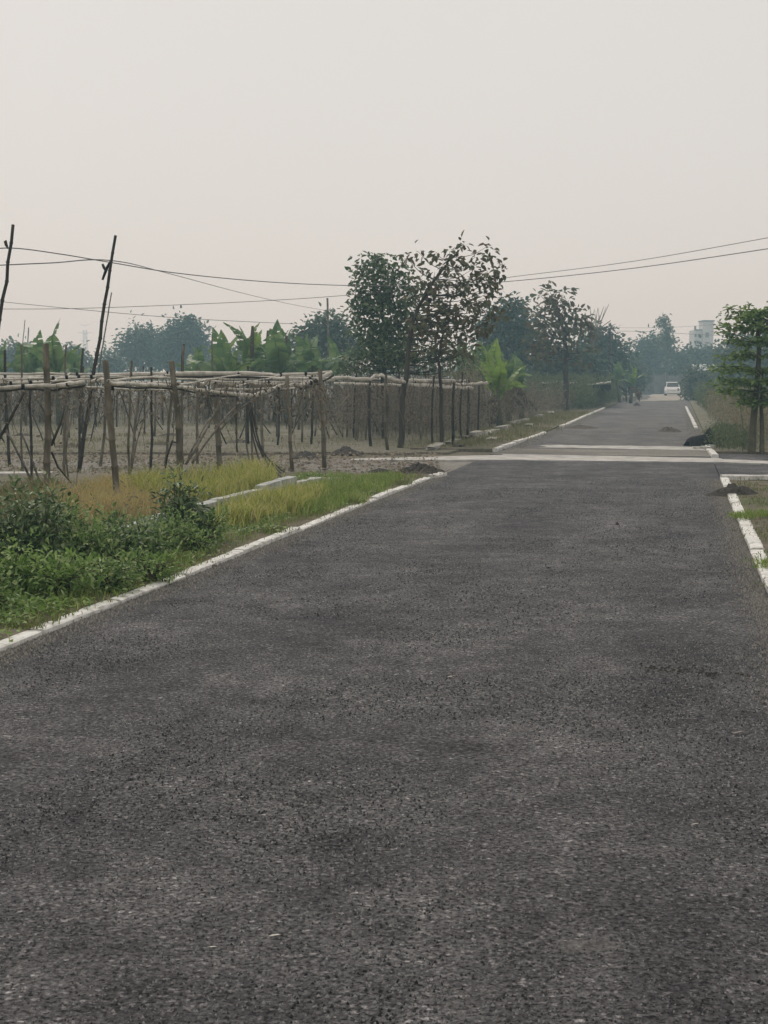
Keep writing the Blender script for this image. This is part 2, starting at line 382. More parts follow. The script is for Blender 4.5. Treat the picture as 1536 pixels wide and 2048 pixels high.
# ------------------------------------------------------------------ ground, roads, pale strips
def sheet(name, corners, z, mat, label, nx=2, ny=2, rough=0.0, edge=0.0, skirt=0.12):
    a, b, c, d = [Vector((p[0], p[1], 0)) for p in corners]
    mb = MB()
    for j in range(ny + 1):
        for i in range(nx + 1):
            u, v = i / nx, j / ny
            p = a.lerp(b, u).lerp(d.lerp(c, u), v)
            inner = min(i, nx - i, j, ny - j) > 0
            if edge and not inner:
                p += Vector((noise.noise(p * 1.7), noise.noise(p * 1.7 + Vector((9, 3, 1))), 0)) * edge
            zz = z + (rough * (noise.noise(p * 0.9) + 0.5 * noise.noise(p * 3.1)) if inner and rough else 0)
            mb.v.append(Vector((p.x, p.y, zz)))
    for j in range(ny):
        for i in range(nx):
            k = j * (nx + 1) + i; mb.f.append((k, k + 1, k + nx + 2, k + nx + 1))
    ring = [i for i in range(nx + 1)] + [(j + 1) * (nx + 1) - 1 for j in range(1, ny + 1)] + [ny * (nx + 1) + i for i in range(nx - 1, -1, -1)] + [j * (nx + 1) for j in range(ny - 1, 0, -1)]
    k0 = len(mb.v)
    mb.v += [mb.v[i] - Vector((0, 0, skirt)) for i in ring]; nr = len(ring)
    for i in range(nr): mb.f.append((ring[i], k0 + i, k0 + (i + 1) % nr, ring[(i + 1) % nr]))
    o = mb.build(name, mat, smooth=False)
    return tag(o, label, None, None, 'structure')

FAR = 640
sheet('ground', [(-FAR, -60), (FAR, -60), (FAR, FAR), (-FAR, FAR)], -0.05, M['ground'], 'dry brown field stretching to the hazy horizon')
TL, TR = -3.99, 0.70                                   # road edges
S0 = st(G(885, 952))[0]                                # near edge of the crossing
S1 = st(G(1000, 900))[0]                               # far edge of the crossing
sheet('road', [R(-20, TL), R(-20, TR), R(S1 - .3, TR), R(S1 - .3, TL)], 0.0, M['asphalt'], 'grey worn asphalt road in the foreground', 20, 60, 0.012)
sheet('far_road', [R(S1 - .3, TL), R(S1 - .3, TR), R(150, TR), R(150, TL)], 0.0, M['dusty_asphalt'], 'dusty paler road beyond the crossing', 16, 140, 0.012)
sheet('side_road', [G(-500, 985), G(1360, 949), G(1360, 916), G(-500, 915)], -0.030, M['side_road'], 'dusty side road crossing behind the verge', 40, 6, 0.02, 0.5)
sheet('side_road_right', [R(S0 + .3, TR + .02), R(S0 + .3, 40), R(S1 - .5, 40), R(S1 - .5, TR + .02)], -0.010, M['asphalt'], 'paved side road leaving to the right', 20, 4, 0.0)
# left verge, right verge and the trellis plots
sheet('verge', [R(-10, -9), R(-10, TL - .10), R(S0, TL - .10), R(S0, -9)], 0.035, M['verge'], 'weedy earth verge beside the near road', 14, 60, 0.04)
sheet('verge_right', [R(-10, TR + .12), R(-10, 14), R(S0 - .4, 14), R(S0 - .4, TR + .12)], 0.03, M['verge'], 'short olive grass verge on the right of the near road', 20, 40, 0.03)
sheet('plot', [(-45, 15), R(16, -6.0), R(S0 - 1.0, -6.1), (-45, 25)], 0.05, M['plot'], 'bare trodden soil under the near bamboo trellis', 40, 20, 0.05, 0.3)
sheet('far_plot', [G(-700, 905), G(905, 905), R(75, TL - 2.2), (-60, 75)], 0.0, M['plot'], 'dry soil under the trellis beyond the crossing', 90, 50, 0.03, 0.45, 0.06)
sheet('far_verge', [R(S1, TL - 2.2), R(S1, TL - .1), R(120, TL - .1), R(120, TL - 2.2)], 0.02, M['verge'], 'narrow weedy verge left of the far road', 6, 60, 0.04)
sheet('far_verge_right', [R(S1, TR + .1), R(S1, 30), R(140, 30), R(140, TR + .1)], 0.02, M['plot'], 'dry grassy ground right of the far road', 20, 60, 0.03)
sheet('pale_strip', [G(700, 921.5), G(1010, 921), G(1010, 911), G(700, 918.5)], 0.016, M['pale_concrete'], 'thin left end of the pale concrete strip at the crossing', 40, 3, 0.0, 0.05)
sheet('pale_strip', [G(1008, 921), G(1470, 926), G(1440, 918), G(1008, 909)], 0.016, M['pale_concrete'], 'pale concrete strip along the far edge of the crossing', 40, 4, 0.004, 0.10)
sheet('pale_strip', [G(1440, 926), G(1600, 932), G(1600, 926), G(1440, 920)], 0.020, M['pale_concrete'], 'right end of the pale strip beside the sapling', 20, 3, 0.0, 0.05)
sheet('pale_strip', [G(1090, 896), G(1412, 902), G(1416, 895), G(1090, 891)], 0.016, M['pale_concrete'], 'second pale strip across the road just beyond the crossing', 50, 4, 0.004, 0.35)
sheet('dust_band', [R(S1 - 2.0, TL), R(S1 - 2.0, TR), R(S1 + .6, TR), R(S1 + .6, TL)], 0.008, M['side_road'], 'pale dust between the two strips across the road', 20, 8, 0.0, 0.2)
sheet('sand_patch', [G(1282, 803), G(1400, 801), G(1385, 789), G(1305, 788)], 0.03, M['sand'], 'pale sand spread over the far end of the road', 16, 10, 0.05, 1.2)
sheet('dust_patch', [G(1135, 1908), G(1260, 1903), G(1225, 1884), G(1128, 1882)], 0.003, M['dusty_asphalt'], 'thin pale dust patch on the near asphalt', 10, 6, 0.0, 0.03)

sheet('pale_strip', [G(-60, 958), G(105, 957), G(105, 953), G(-60, 954)], 0.09, M['pale_concrete'], 'pale edging strip at the left edge under the near trellis', 20, 2, 0.0, 0.04)
# kerbs: short painted pieces laid end to end
def kerb(label, pts, width=0.14, h=0.07, gaps=(), seed=1, side=1):
    k = tag(link('kerb', None), label, None, None, 'structure')
    k.location = pts[0]
    rr = random.Random(seed)
    for a, b in zip(pts[:-1], pts[1:]):
        a, b = Vector(a), Vector(b); L = (b - a).length; d = (b - a).normalized(); nn = Vector((d.y, -d.x, 0)) * side
        s = 0.0
        while s < L - 0.1:
            ln = min(rr.uniform(0.75, 1.7), L - s)
            e = s + ln - rr.choice((0.006, 0.01, 0.02, 0.05))
            if any(g0 < s + ln * .5 < g1 for g0, g1 in gaps): s += ln; continue
            off, lift, tilt = rr.uniform(-.008, .008), rr.uniform(-.014, .01), rr.uniform(-.01, .01)
            nseg = max(2, int((e - s) / 0.12)); mb = MB()
            prof = [(0, -.12), (0, h * .8), (.015, h), (width - .015, h), (width, h * .8), (width, -.12)]
            for i in range(nseg + 1):
                q = a + d * (s + (e - s) * i / nseg)
                for (u, z) in prof:
                    jx = rr.gauss(0, .002); jz = rr.gauss(0, .0015) if z > 0 else 0
                    if z > 0 and rr.random() < .03: jz -= .015
                    p = q + nn * (u + off + jx); mb.v.append(Vector((p.x, p.y, z + lift + jz + tilt * (i / nseg - .5))))
            np_ = len(prof)
            for i in range(nseg):
                for j in range(np_ - 1):
                    x = i * np_ + j; mb.f.append((x, x + 1, x + np_ + 1, x + np_))
            mb.f.append(tuple(range(np_ - 1, -1, -1))); mb.f.append(tuple(range(nseg * np_, nseg * np_ + np_)))
            mb.build('kerb_segment', M['white_paint'], k)
            s += ln
    return k
g0 = st(G(420, 1138))[0]; 
kerb('white painted kerb along the left edge of the near road', [R(4.5, TL - .11), R(S0 - .9, TL - .11)], 0.115, 0.045, seed=3)
kerb('broken white kerb end pieces by the left corner of the crossing', [R(S0 - .6, TL - .08), R(S0 + .1, TL - .02)], 0.16, 0.07, seed=9)
kerb('white painted kerb along the right edge of the near road', [R(6.5, TR), R(S0 + .2, TR)], 0.13, 0.04, seed=5)
kerb('thin white kerb turning right into the side road', [R(S0 + .35, TR), R(S0 + 1.0, TR + 3.2)], 0.14, 0.07, seed=6)
kerb('white kerb left of the far road beyond the crossing', [G(985, 901), G(1085, 868)], 0.12, 0.07, seed=7)
kerb('distant white kerb left of the far road', [G(1118, 855), G(1206, 817)], 0.13, 0.07, seed=8)
kerb('white kerb right of the far road by the weeds', [G(1389, 858), G(1370, 815)], 0.12, 0.07, seed=10)
kerb('short white kerb piece at the right far corner of the crossing', [G(1424, 916), G(1412, 902)], 0.14, 0.07, seed=11)

# low drain wall between verge and trellis
dw = thing('drain_wall', 'low whitish plaster wall half hidden in grass before the near trellis', 'wall', G(300, 1052))
wp = [G(150, 1100, .1), G(300, 1050, .1), G(440, 1010, .1), G(530, 988, .1), G(595, 968, .1), G(650, 956, .1)]
for i, (a, b) in enumerate(zip(wp[:-1], wp[1:])):
    d = (b - a).normalized(); nn = Vector((-d.y, d.x, 0)); L = (b - a).length; mb = MB(); n = 8
    top = (.14, .16, .17, .22, .12)[i]
    for j in range(n + 1):
        q = a + d * (L * (j / n) * .985)
        for u, z in ((0, 0), (0, top), (.14, top), (.14, 0)):
            p = q + nn * (u + rng.normal(0, .003)); mb.v.append(Vector((p.x, p.y, z + (rng.normal(0, .004) if z else -.02))))
    for j in range(n):
        for q in range(3): x = j * 4 + q; mb.f.append((x, x + 1, x + 5, x + 4))
    mb.f.append((3, 2, 1, 0)); mb.f.append((n * 4, n * 4 + 1, n * 4 + 2, n * 4 + 3))
    mb.build('wall_section', M['drain_wall'], dw)

# ------------------------------------------------------------------ bamboo
def culm(p0, p1, r0, r1, bend=0.0, nodes=0.3, sides=7, seed=0):
    """one bamboo culm with swollen nodes"""
    rr = random.Random(seed); p0, p1 = Vector(p0), Vector(p1); L = (p1 - p0).length
    n = max(2, int(L / nodes)); d = (p1 - p0).normalized()
    off = Vector((rr.uniform(-1, 1), rr.uniform(-1, 1), rr.uniform(-.2, .2))); off -= d * off.dot(d)
    pts, rad = [], []
    for i in range(n + 1):
        t = i / n; q = p0.lerp(p1, t) + off * bend * math.sin(math.pi * t) + Vector((rr.gauss(0, .006), rr.gauss(0, .006), rr.gauss(0, .004)))
        r = r0 + (r1 - r0) * t
        if i not in (0, n): 
            pts += [q - d * .02, q, q + d * .02]; rad += [r * .94, r * 1.24, r * .94]
        else: pts.append(q); rad.append(r)
    return pts, rad
def bamboo(name, p0, p1, r0, r1, mat, parent=None, bend=.02, seed=0, sides=7):
    pts, rad = culm(p0, p1, r0, r1, bend, seed=seed)
    return MB().tube(pts, rad, sides).build(name, mat, parent, True)
def rail(name, pix, r, mat, parent, k=5, wob=.006):
    pts = smooth_path([P(*p) for p in pix], k)
    pts = [p + Vector((0, rng.normal(0, wob), rng.normal(0, wob))) for p in pts]
    rad = [r * rng.uniform(.8, 1.15) for _ in pts]
    return MB().tube(pts, rad, 6).build(name, mat, parent, True)

t1 = thing('bamboo_trellis', 'grey bamboo pole trellis standing nearest, behind the shrubs and yellow grass', 'trellis', G(238, 1020))
front = [(92, 1003, 92, 688, .052), (238, 1022, 213, 720, .046), (362, 978, 342, 722, .052), (441, 948, 431, 752, .055), (526, 912, 522, 770, .036),
         (584, 940, 573, 752, .040), (649, 937, 640, 738, .046)]
for i, (bx, by, tx, ty, r) in enumerate(front):
    b = G(bx, by); tp = P(tx, ty, b.y + rng.uniform(-.15, .15))
    bamboo('post', b - Vector((0, 0, .1)), tp, r, r * .85, M['bamboo_grey'], t1, .03, i)
inner = [(64, 965, 60, 770), (45, 940, 44, 690), (128, 950, 132, 745), (160, 912, 166, 697), (258, 965, 262, 722), (128, 930, 131, 690), (300, 940, 302, 735),
         (262, 935, 280, 770), (330, 930, 345, 760), (475, 905, 476, 768), (505, 920, 500, 760), (395, 925, 398, 735), (555, 890, 556, 760), (604, 885, 604, 760), (630, 872, 630, 750), (20, 930, 10, 700),
         (200, 930, 210, 760), (-30, 960, -34, 730), (-20, 990, -30, 700), (365, 925, 367, 690)]
for i, (bx, by, tx, ty) in enumerate(inner):
    b = G(bx, by); r = rng.uniform(.022, .036)
    bamboo('post', b - Vector((0, 0, .1)), P(tx, ty, b.y), r, r * .8, M['bamboo_dark' if i % 3 == 0 else 'bamboo_grey'], t1, .04, 40 + i, 6)
rails1 = [
    ([(-40, 779, 18.6), (60, 772, 18.9), (120, 770, 18.6), (168, 764, 18.2)], .030), ([(185, 763, 18), (214, 758, 17.6), (230, 767, 17.8), (330, 770, 20)], .026),
    ([(225, 766, 18.2), (345, 771, 21.2), (420, 782, 23.4), (470, 787, 24.6)], .030), ([(455, 786, 24.2), (505, 791, 25.2), (525, 785, 25.4), (562, 773, 25.6), (606, 769, 25.9)], .038),
    ([(596, 771, 25.8), (632, 762, 26.0), (648, 752, 26.1), (664, 744, 26.2)], .036), ([(-40, 759, 21.5), (90, 757, 21.8), (170, 753, 22)], .030),
    ([(150, 753, 22), (330, 755, 23), (450, 764, 24)], .024), ([(410, 765, 23.6), (520, 764, 25), (610, 762, 26)], .026), ([(-40, 747, 26), (120, 748, 26), (205, 748, 26.2)], .032),
    ([(190, 750, 26), (400, 747, 26.2), (545, 749, 26.4)], .040), ([(520, 750, 26.3), (600, 748, 26.5), (662, 743, 26.6)], .036),
    ([(150, 772, 19.6), (240, 778, 19.6), (330, 780, 21.5), (372, 779, 22.5)], .020), ([(-40, 768, 20), (80, 764, 20.3), (180, 758, 20.6)], .024),
    ([(430, 778, 24), (520, 777, 25), (590, 776, 25.6)], .022), ([(540, 757, 26), (620, 756, 26.3), (668, 757, 26.6)], .022),
    ([(92, 770, 19.05), (118, 757, 22.5), (140, 748, 26)], .020), ([(214, 762, 17.65), (300, 753, 22.5), (350, 748, 26)], .020), ([(345, 771, 21.3), (430, 757, 24), (480, 749, 26.2)], .018),
    ([(441, 781, 24.5), (500, 765, 25.3), (560, 750, 26.3)], .018)]
for i, (pix, r) in enumerate(rails1):
    rail('rail', pix, r * (1.0 if i in (0, 1, 2, 3, 4, 9) else .72), M['bamboo_pale'], t1)
    if i in (0, 2, 4, 5, 9): rail('rail', [(x + rng.uniform(-6, 6), y + rng.uniform(6, 9), d + .2) for x, y, d in pix], r * .6, M['bamboo_dark'], t1)  # dark rails added just below pale ones, standing in for their shadow
for k in range(44):                                                    # cord lashings round the rails
    pix, r = rails1[k % 17]; q = smooth_path([P(*p) for p in pix], 6); i = rng.integers(1, len(q) - 1); d = (q[min(i + 1, len(q) - 1)] - q[i - 1]).normalized()
    MB().tube([q[i] - d * .022, q[i], q[i] + d * .022], [r * 1.0, r * 1.2, r * 1.0], 6).build('lashing', M['black_sheet'], t1)
    if k % 3 == 0: MB().tube([q[i], q[i] + Vector((.01, -.02, -.05)), q[i] + Vector((rng.normal(0, .03), -.02, -.13))], [.006, .005, .003], 3).build('cord_end', M['black_sheet'], t1)
for i, (a, b, r) in enumerate([((-25, 930, 19), (48, 786, 19.4), .026), ((62, 960, 21), (12, 860, 22), .02), ((102, 905, 19.5), (142, 965, 20.2), .016), ((80, 965, 20.5), (42, 865, 21.5), .018), ((100, 890, 20), (132, 800, 20.5), .022),
                               ((345, 880, 21), (330, 945, 21.5), .015), ((372, 928, 23), (442, 800, 24.5), .024), ((385, 925, 23.4), (470, 815, 25), .024),
                               ((378, 915, 23.2), (420, 835, 24.4), .02), ((440, 860, 24.6), (505, 800, 25.4), .018), ((260, 950, 23), (300, 800, 24), .018), ((135, 955, 22.5), (143, 830, 23), .018), ((700, 790, 27), (640, 860, 26.6), .016),
                               ((75, 800, 21), (110, 890, 22), .014), ((590, 850, 26), (605, 770, 26.2), .012)]):
    bamboo('brace', P(*a), P(*b), r, r * .8, M['bamboo_dark' if i < 6 else 'bamboo_grey'], t1, .05, 80 + i, 5)

t2 = thing('bamboo_trellis', 'long bamboo trellis on the plot beyond the side road, left of the leafy roadside tree', 'trellis', G(775, 900))
posts2 = [(775, 900, 772, 750), (866, 893, 868, 752), (886, 880, 884, 755), (742, 893, 740, 752), (712, 880, 716, 756), (905, 893, 908, 765), (765, 870, 764, 752), (935, 880, 938, 760), (842, 880, 846, 764), (955, 872, 958, 764)]
for k in range(46):
    x = -40 + k * 21.5 + rng.uniform(-9, 9); y = rng.uniform(828, 892)
    posts2.append((x, y, x + rng.uniform(-5, 5), rng.uniform(744, 764) if rng.random() < .8 else rng.uniform(712, 740)))
for i, (bx, by, tx, ty) in enumerate(posts2):
    b = G(bx, by); r = rng.uniform(.026, .045)
    bamboo('post', b - Vector((0, 0, .05)), P(tx, ty, b.y), r, r * .8, M['bamboo_dark' if i % 2 else 'bamboo_grey'], t2, .05, 200 + i, 6)
for pix, r in [([(668, 756, 33), (735, 758, 33.2), (752, 750, 33.4), (780, 756, 33.6), (812, 765, 34)], .045), ([(800, 764, 34), (850, 762, 34.6), (910, 761, 35.2)], .04), ([(815, 768, 34), (905, 774, 35.2), (945, 776, 35.8)], .042),
               ([(668, 768, 34.5), (780, 769, 34.8), (860, 770, 35.2), (912, 774, 35.6)], .034), ([(905, 770, 36.5), (945, 768, 36.8), (975, 766, 37)], .04),
               ([(-40, 757, 36), (200, 756, 36), (420, 758, 36.5), (690, 757, 37)], .04), ([(-40, 753, 42), (300, 754, 42), (700, 752, 43)], .04), ([(-40, 765, 33), (250, 764, 33), (500, 768, 33), (670, 760, 33.2)], .035),
               ([(500, 757, 40), (800, 759, 42), (940, 762, 45)], .04)]:
    rail('rail', pix, r, M['bamboo_pale'], t2, wob=.012)
for i in range(26):
    x = rng.uniform(-30, 930); y0 = rng.uniform(840, 890); b = G(x, y0); x2 = x + rng.choice([-1, 1]) * rng.uniform(20, 60)
    bamboo('brace', b, P(x2, rng.uniform(765, 790), b.y + rng.uniform(-1, 1)), .02, .015, M['bamboo_dark'], t2, .08, 300 + i, 5)

# dried vines hanging off the rails (part of each trellis)
def vines(trellis, xs, ds, n, zt=1.62):
    mb = MB()
    for _ in range(n):
        d = rng.uniform(*ds); p = P(rng.uniform(*xs), 760, d); L = rng.gamma(2.2, .18) + .1
        q = Vector((p.x, p.y, zt + rng.uniform(-.12, .06))); pts = [q]
        dx, dy = rng.normal(0, .25), rng.normal(0, .2)
        for k in range(4):
            q = q + Vector((dx * L / 4 + rng.normal(0, .03), dy * L / 4, -L / 4)); pts.append(q)
        mb.tube(pts, [.007, .006, .005, .004, .003], 3, False)
    o = mb.build('dry_vines', M['twig'], trellis); o['kind'] = 'stuff'
    m = n * 5
    d = rng.uniform(*ds, m); X = (rng.uniform(*xs, m) - CX) / F * d
    Z = zt - rng.gamma(1.6, .17, m)
    pos = np.stack([X, d, Z], 1)
    V, Q = leaf_arrays(pos, rnd_dirs(m) + np.array([0, 0, -.6]), rnd_dirs(m), rng.uniform(.04, .10, m), rng.uniform(.02, .05, m))
    o = np_mesh('withered_leaves', V, [Q], M['twig'], trellis); o['kind'] = 'stuff'
vines(t1, (-40, 660), (18.5, 26.5), 150)
vines(t2, (-40, 950), (32, 46), 520)

# leaning poles that carry the wires
pa = bamboo('leaning_pole', P(-48, 975, 23), P(27, 448, 23), .040, .026, M['bamboo_dark'], None, .008, 11)
tag(pa, 'tall dark bamboo pole at the left picture edge, leaning right', 'pole')
MB().tube([P(12, 492, 23), P(10, 482, 23), P(15, 496, 23), P(22, 497, 23)], [.02, .03, .02, .015], 5).build('insulator', M['bamboo_dark'], pa)
pb = bamboo('leaning_pole', P(157, 945, 25), P(230, 472, 25), .042, .026, M['bamboo_dark'], None, .012, 12)
tag(pb, 'tall dark bamboo pole leaning right amid the near trellis', 'pole')
MB().tube([P(222, 520, 25), P(213, 538, 25), P(205, 560, 25)], [.014, .03, .02], 5).build('cloth_tie', M['black_sheet'], pb)
MB().tube([P(205, 528, 25), P(208, 535, 25), P(209, 540, 25)], [.02, .028, .01], 5).build('insulator', M['bamboo_dark'], pb)
def stick(px0, py0, px1, py1, d, r, label, mat='bamboo_grey', name='thin_pole', group=None):
    o = bamboo(name, P(px0, py0, d), P(px1, py1, d), r, r * .7, M[mat], None, .04, int(px0 * 7 + py1) % 977, 5)
    return tag(o, label, 'pole', group)
stick(190, 790, 223, 585, 60, .04, 'thin grey stick leaning just behind the tall dark pole')
stick(38, 775, 50, 640, 110, .05, 'faint thin stick leaning far behind the left trellis')
stick(52, 778, 57, 655, 110, .07, 'short upright grey pole far behind the left banana plants')
stick(661, 772, 655, 596, 75, .08, 'grey pole rising out of the pale tree left of the dense tree', 'bamboo_grey')
stick(1218, 775, 1219, 656, 105, .16, 'stubby dark post rising out of the round blue tree by the far road', 'bamboo_dark', 'post')
stick(424, 772, 424, 672, 50, .035, 'grey pole beside the banana clump behind the trellis')
stick(367, 790, 368, 688, 34, .045, 'black pole in front of the blue round tree', 'bamboo_dark')

# wires
def wire(label, pix, r=.011):
    pts = smooth_path([P(*p) for p in pix], 8)
    return tag(MB().tube(pts, r * .72, 4).build('wire', M['wire']), label, 'wire')
wire('slack wire tied between the two leaning poles and on to the leafy trees', [(-60, 505, 22), (20, 496, 23), (120, 508, 24), (222, 525, 25), (360, 547, 27), (540, 564, 31), (700, 571, 35), (870, 571, 36), (1015, 563, 35), (1270, 536, 31), (1600, 488, 26)], .013)
wire('thin wire falling from the leaning pole to the pole in the pale tree', [(-60, 533, 24), (100, 526, 24.5), (222, 521, 25), (330, 545, 36), (480, 585, 52), (580, 608, 64), (657, 622, 75)], .013)
wire('lower wire rising to the right behind the leafy trees', [(-60, 618, 33), (150, 617, 33), (420, 607, 33.5), (590, 598, 34), (700, 590, 34.5), (860, 577, 35), (1015, 555, 35), (1270, 522, 30), (1600, 464, 25)], .009)
wire('faint low wire crossing behind the leaning pole', [(-60, 597, 60), (150, 618, 60), (360, 636, 62), (590, 648, 66)], .016)
wire('distant wire above the far end of the road', [(1170, 662, 160), (1290, 663, 160), (1420, 670, 160), (1560, 672, 160)], .03)
wire('faint upper distant wire beside the slender tree', [(1170, 655, 170), (1330, 655, 170), (1480, 646, 170), (1560, 644, 170)], .022)

# bent sticks fanning out at the trellis corner
sb = thing('stick_bundle', 'dark bent sticks fanning down to the low wall at the trellis corner', 'sticks', G(560, 972))
for i, pix in enumerate([[(497, 795, 25.4), (505, 870, 25), (525, 940, 24), (541, 975, 21.6)], [(497, 795, 25.4), (512, 880, 25), (545, 940, 24), (580, 972, 21.8)], [(500, 800, 25.5), (520, 890, 25), (560, 945, 24), (597, 967, 22.3)],
                         [(510, 800, 25.5), (512, 860, 25), (532, 920, 24.5), (566, 958, 22.6)], [(492, 850, 25), (494, 895, 24.6), (508, 950, 23), (530, 974, 21.6)], [(520, 900, 25), (545, 925, 24.6), (575, 948, 24), (600, 960, 22.6)]]):
    MB().tube(smooth_path([P(*p) for p in pix], 5), .016, 5).build('stick', M['bamboo_dark'], sb, True)
# ------------------------------------------------------------------ trees
def scatter_crown(blobs, Y, nclump, per, L, W, spread, flat=.8, droop=.3, tries=1):
    """leaf positions in clumps through ellipsoids given in photo pixels at distance Y; returns arrays and the clump centres"""
    if Y > 60: blobs = [(b[0], b[1], b[2] * .84, b[3] * .84) + tuple(b[4:]) for b in blobs]
    area = np.array([b[2] * b[3] * (b[4] if len(b) > 4 else 1) for b in blobs]); pr = area / area.sum()
    k = Y / F; cl = []
    for _ in range(nclump):
        b = blobs[rng.choice(len(blobs), p=pr)]
        v = rnd_dirs(1)[0] * rng.uniform(.15, 1) ** (1 / 2.4)
        best = None
        for _t in range(tries):
            if _t: b = blobs[rng.choice(len(blobs), p=pr)]; v = rnd_dirs(1)[0] * rng.uniform(.15, 1) ** (1 / 2.4)
            c = P(b[0], b[1], Y); q = (c.x + v[0] * b[2] * k, c.y + v[1] * min(b[2], b[3]) * k * .9, c.z + v[2] * b[3] * k)
            m_ = min(((q[0] - w[0]) ** 2 + .4 * (q[1] - w[1]) ** 2 + (q[2] - w[2]) ** 2 for w in cl), default=1e9)
            if best is None or m_ > best[0]: best = (m_, q)
        cl.append(best[1])
    cl = np.array(cl); n = nclump * per
    idx = np.repeat(np.arange(nclump), per)
    off = rng.normal(size=(n, 3)) * spread * rng.uniform(.6, 1.3, (nclump, 1))[idx]; off[:, 2] *= flat
    pos = cl[idx] + off
    d = unit(off) + rnd_dirs(n) * .7 + np.array([0, 0, -droop])
    nr = rnd_dirs(n) * .8 + np.array([0, 0, 1.0])
    return pos, d, nr, rng.uniform(.7, 1.3, n) * L, rng.uniform(.7, 1.3, n) * W, cl
def tree(name, label, base, Y, blobs, nclump, per, L, W, spread, mat, bark='bark', trunk_r=.08, trunk=None, singles=0, group=None, branches=40, twig_r=.012, cat='tree'):
    b = Vector((P(base, 760, Y).x, Y, 0)); t = thing(name, label, cat, b, group)
    pos, d, nr, ln, wd, cl = scatter_crown(blobs, Y, nclump, per, L, W, spread, tries=5 if nclump < 400 else 1)
    pos[:, 2] = np.maximum(pos[:, 2], .1)
    # trunk and limbs
    top = P(blobs[0][0], blobs[0][1], Y)
    tp = trunk or [(base, None), (blobs[0][0], blobs[0][1])]
    pts = [b - Vector((0, 0, .1))] + [P(x, y, Y) for x, y in tp if y is not None]
    pts = smooth_path(pts, 5)
    pts = [p + Vector((rng.normal(0, trunk_r * .25), rng.normal(0, trunk_r * .25), 0)) for p in pts]
    rad = [trunk_r * (1.15 - .8 * i / (len(pts) - 1)) for i in range(len(pts))]
    MB().tube(pts, rad, 8).build('trunk', M[bark], t, True)
    mb = MB(); order = rng.permutation(len(cl))[:branches]
    for j in order:
        e = Vector(cl[j])
        cand = [p for p in pts if p.z < e.z - .05 * abs(e.z)] or pts[:1]
        s = min(cand[len(cand) // 3:] or cand, key=lambda p: (p - e).length + max(0, .5 * (p.z - e.z)))
        m = s.lerp(e, .55) + Vector((0, 0, -.10 * (e - s).length)); r = max(twig_r, trunk_r * .22 * min(1, (e - s).length / 2.0))
        mb.tube(smooth_path([s, m, e], 3), [r + (twig_r * .4 - r) * i / 6 for i in range(7)], 5, False)
    if mb.v: mb.build('branches', M[bark], t, True)
    if singles:
        proto = []
        for q in range(4):
            V, Q = leaf_arrays(np.zeros((1, 3)), np.array([[1.0, 0, 0]]), np.array([[0, .3 * (q - 1.5), 1.0]]), 1.0, W / L * (.85 + .1 * q), .16, .12 + .06 * q)
            me = bpy.data.meshes.new('leaf'); me.from_pydata(V.tolist(), [], Q.tolist()); me.materials.append(M[mat]); proto.append(me)
        near = np.argsort(pos[:, 1] - rng.uniform(0, .6, len(pos)))
        for j in near[:singles]:
            o = bpy.data.objects.new('leaf', proto[j % 4]); C.objects.link(o); o.parent = t
            o.location = Vector(pos[j]) - b; q = Vector(d[j]).to_track_quat('X', 'Z'); o.rotation_euler = q.to_euler(); o.scale = (ln[j],) * 3
        keep = near[singles:]
        pos, d, nr, ln, wd = pos[keep], d[keep], nr[keep], ln[keep], wd[keep]
    if len(pos):
        V, Q = leaf_arrays(pos, d, nr, ln, wd)
        o = np_mesh('crown', V, [Q], M[mat], t); o['kind'] = 'stuff'
    return t

# the two near trees by the far corner
tree('leafy_tree', 'sparse brown-leaved tree with see-through crown, tallest beside the road', 803, 34,
     [(905, 600, 92, 70), (895, 535, 62, 42), (960, 570, 50, 65), (855, 625, 42, 60), (985, 530, 24, 22), (960, 500, 20, 16), (905, 665, 62, 30), (945, 645, 45, 35), (832, 496, 20, 10, 2.5), (830, 525, 22, 16, 1.5), (862, 490, 14, 8, 2.5), (925, 495, 24, 12, 1.6), (1000, 590, 18, 40)],
     76, 12, .16, .10, .105, 'leaf_teak', trunk_r=.072, trunk=[(804, 830), (811, 760), (818, 690), (826, 640), (850, 590), (885, 540), (915, 500)], singles=290, branches=78, twig_r=.010)
tree('leafy_tree', 'second slim stem with sparse dark leaves right of the dense tree', 884, 34.8,
     [(895, 640, 75, 45), (930, 690, 45, 30), (860, 690, 40, 30)], 26, 9, .19, .115, .11, 'leaf_teak', trunk_r=.05, trunk=[(882, 800), (878, 720), (890, 650), (905, 590)], singles=150, branches=34, twig_r=.010)
tree('dense_tree', 'dense dull-green tree with full crown left of the sparse tree', 770, 39,
     [(765, 640, 52, 78), (770, 565, 40, 42), (740, 560, 35, 36), (722, 600, 20, 45, .8), (775, 690, 60, 40), (800, 615, 25, 50), (733, 522, 20, 12, 1.2), (762, 522, 20, 12, 1.2), (795, 530, 16, 10, 1.2), (712, 640, 14, 40, 1), (815, 590, 20, 45, .8), (818, 655, 24, 45, .8)],
     250, 13, .15, .085, .13, 'leaf_dense', trunk_r=.09, trunk=[(770, 780), (768, 690), (764, 600)], branches=90)
tree('bush', 'dull brushy undergrowth under the two leafy roadside trees', 800, 38,
     [(735, 722, 45, 24), (790, 716, 45, 28), (845, 716, 45, 26), (900, 712, 40, 28), (700, 732, 25, 18)], 120, 12, .13, .07, .14, 'leaf_dense', trunk_r=.04, trunk=[(800, 770), (795, 720)], branches=90, cat='bush')
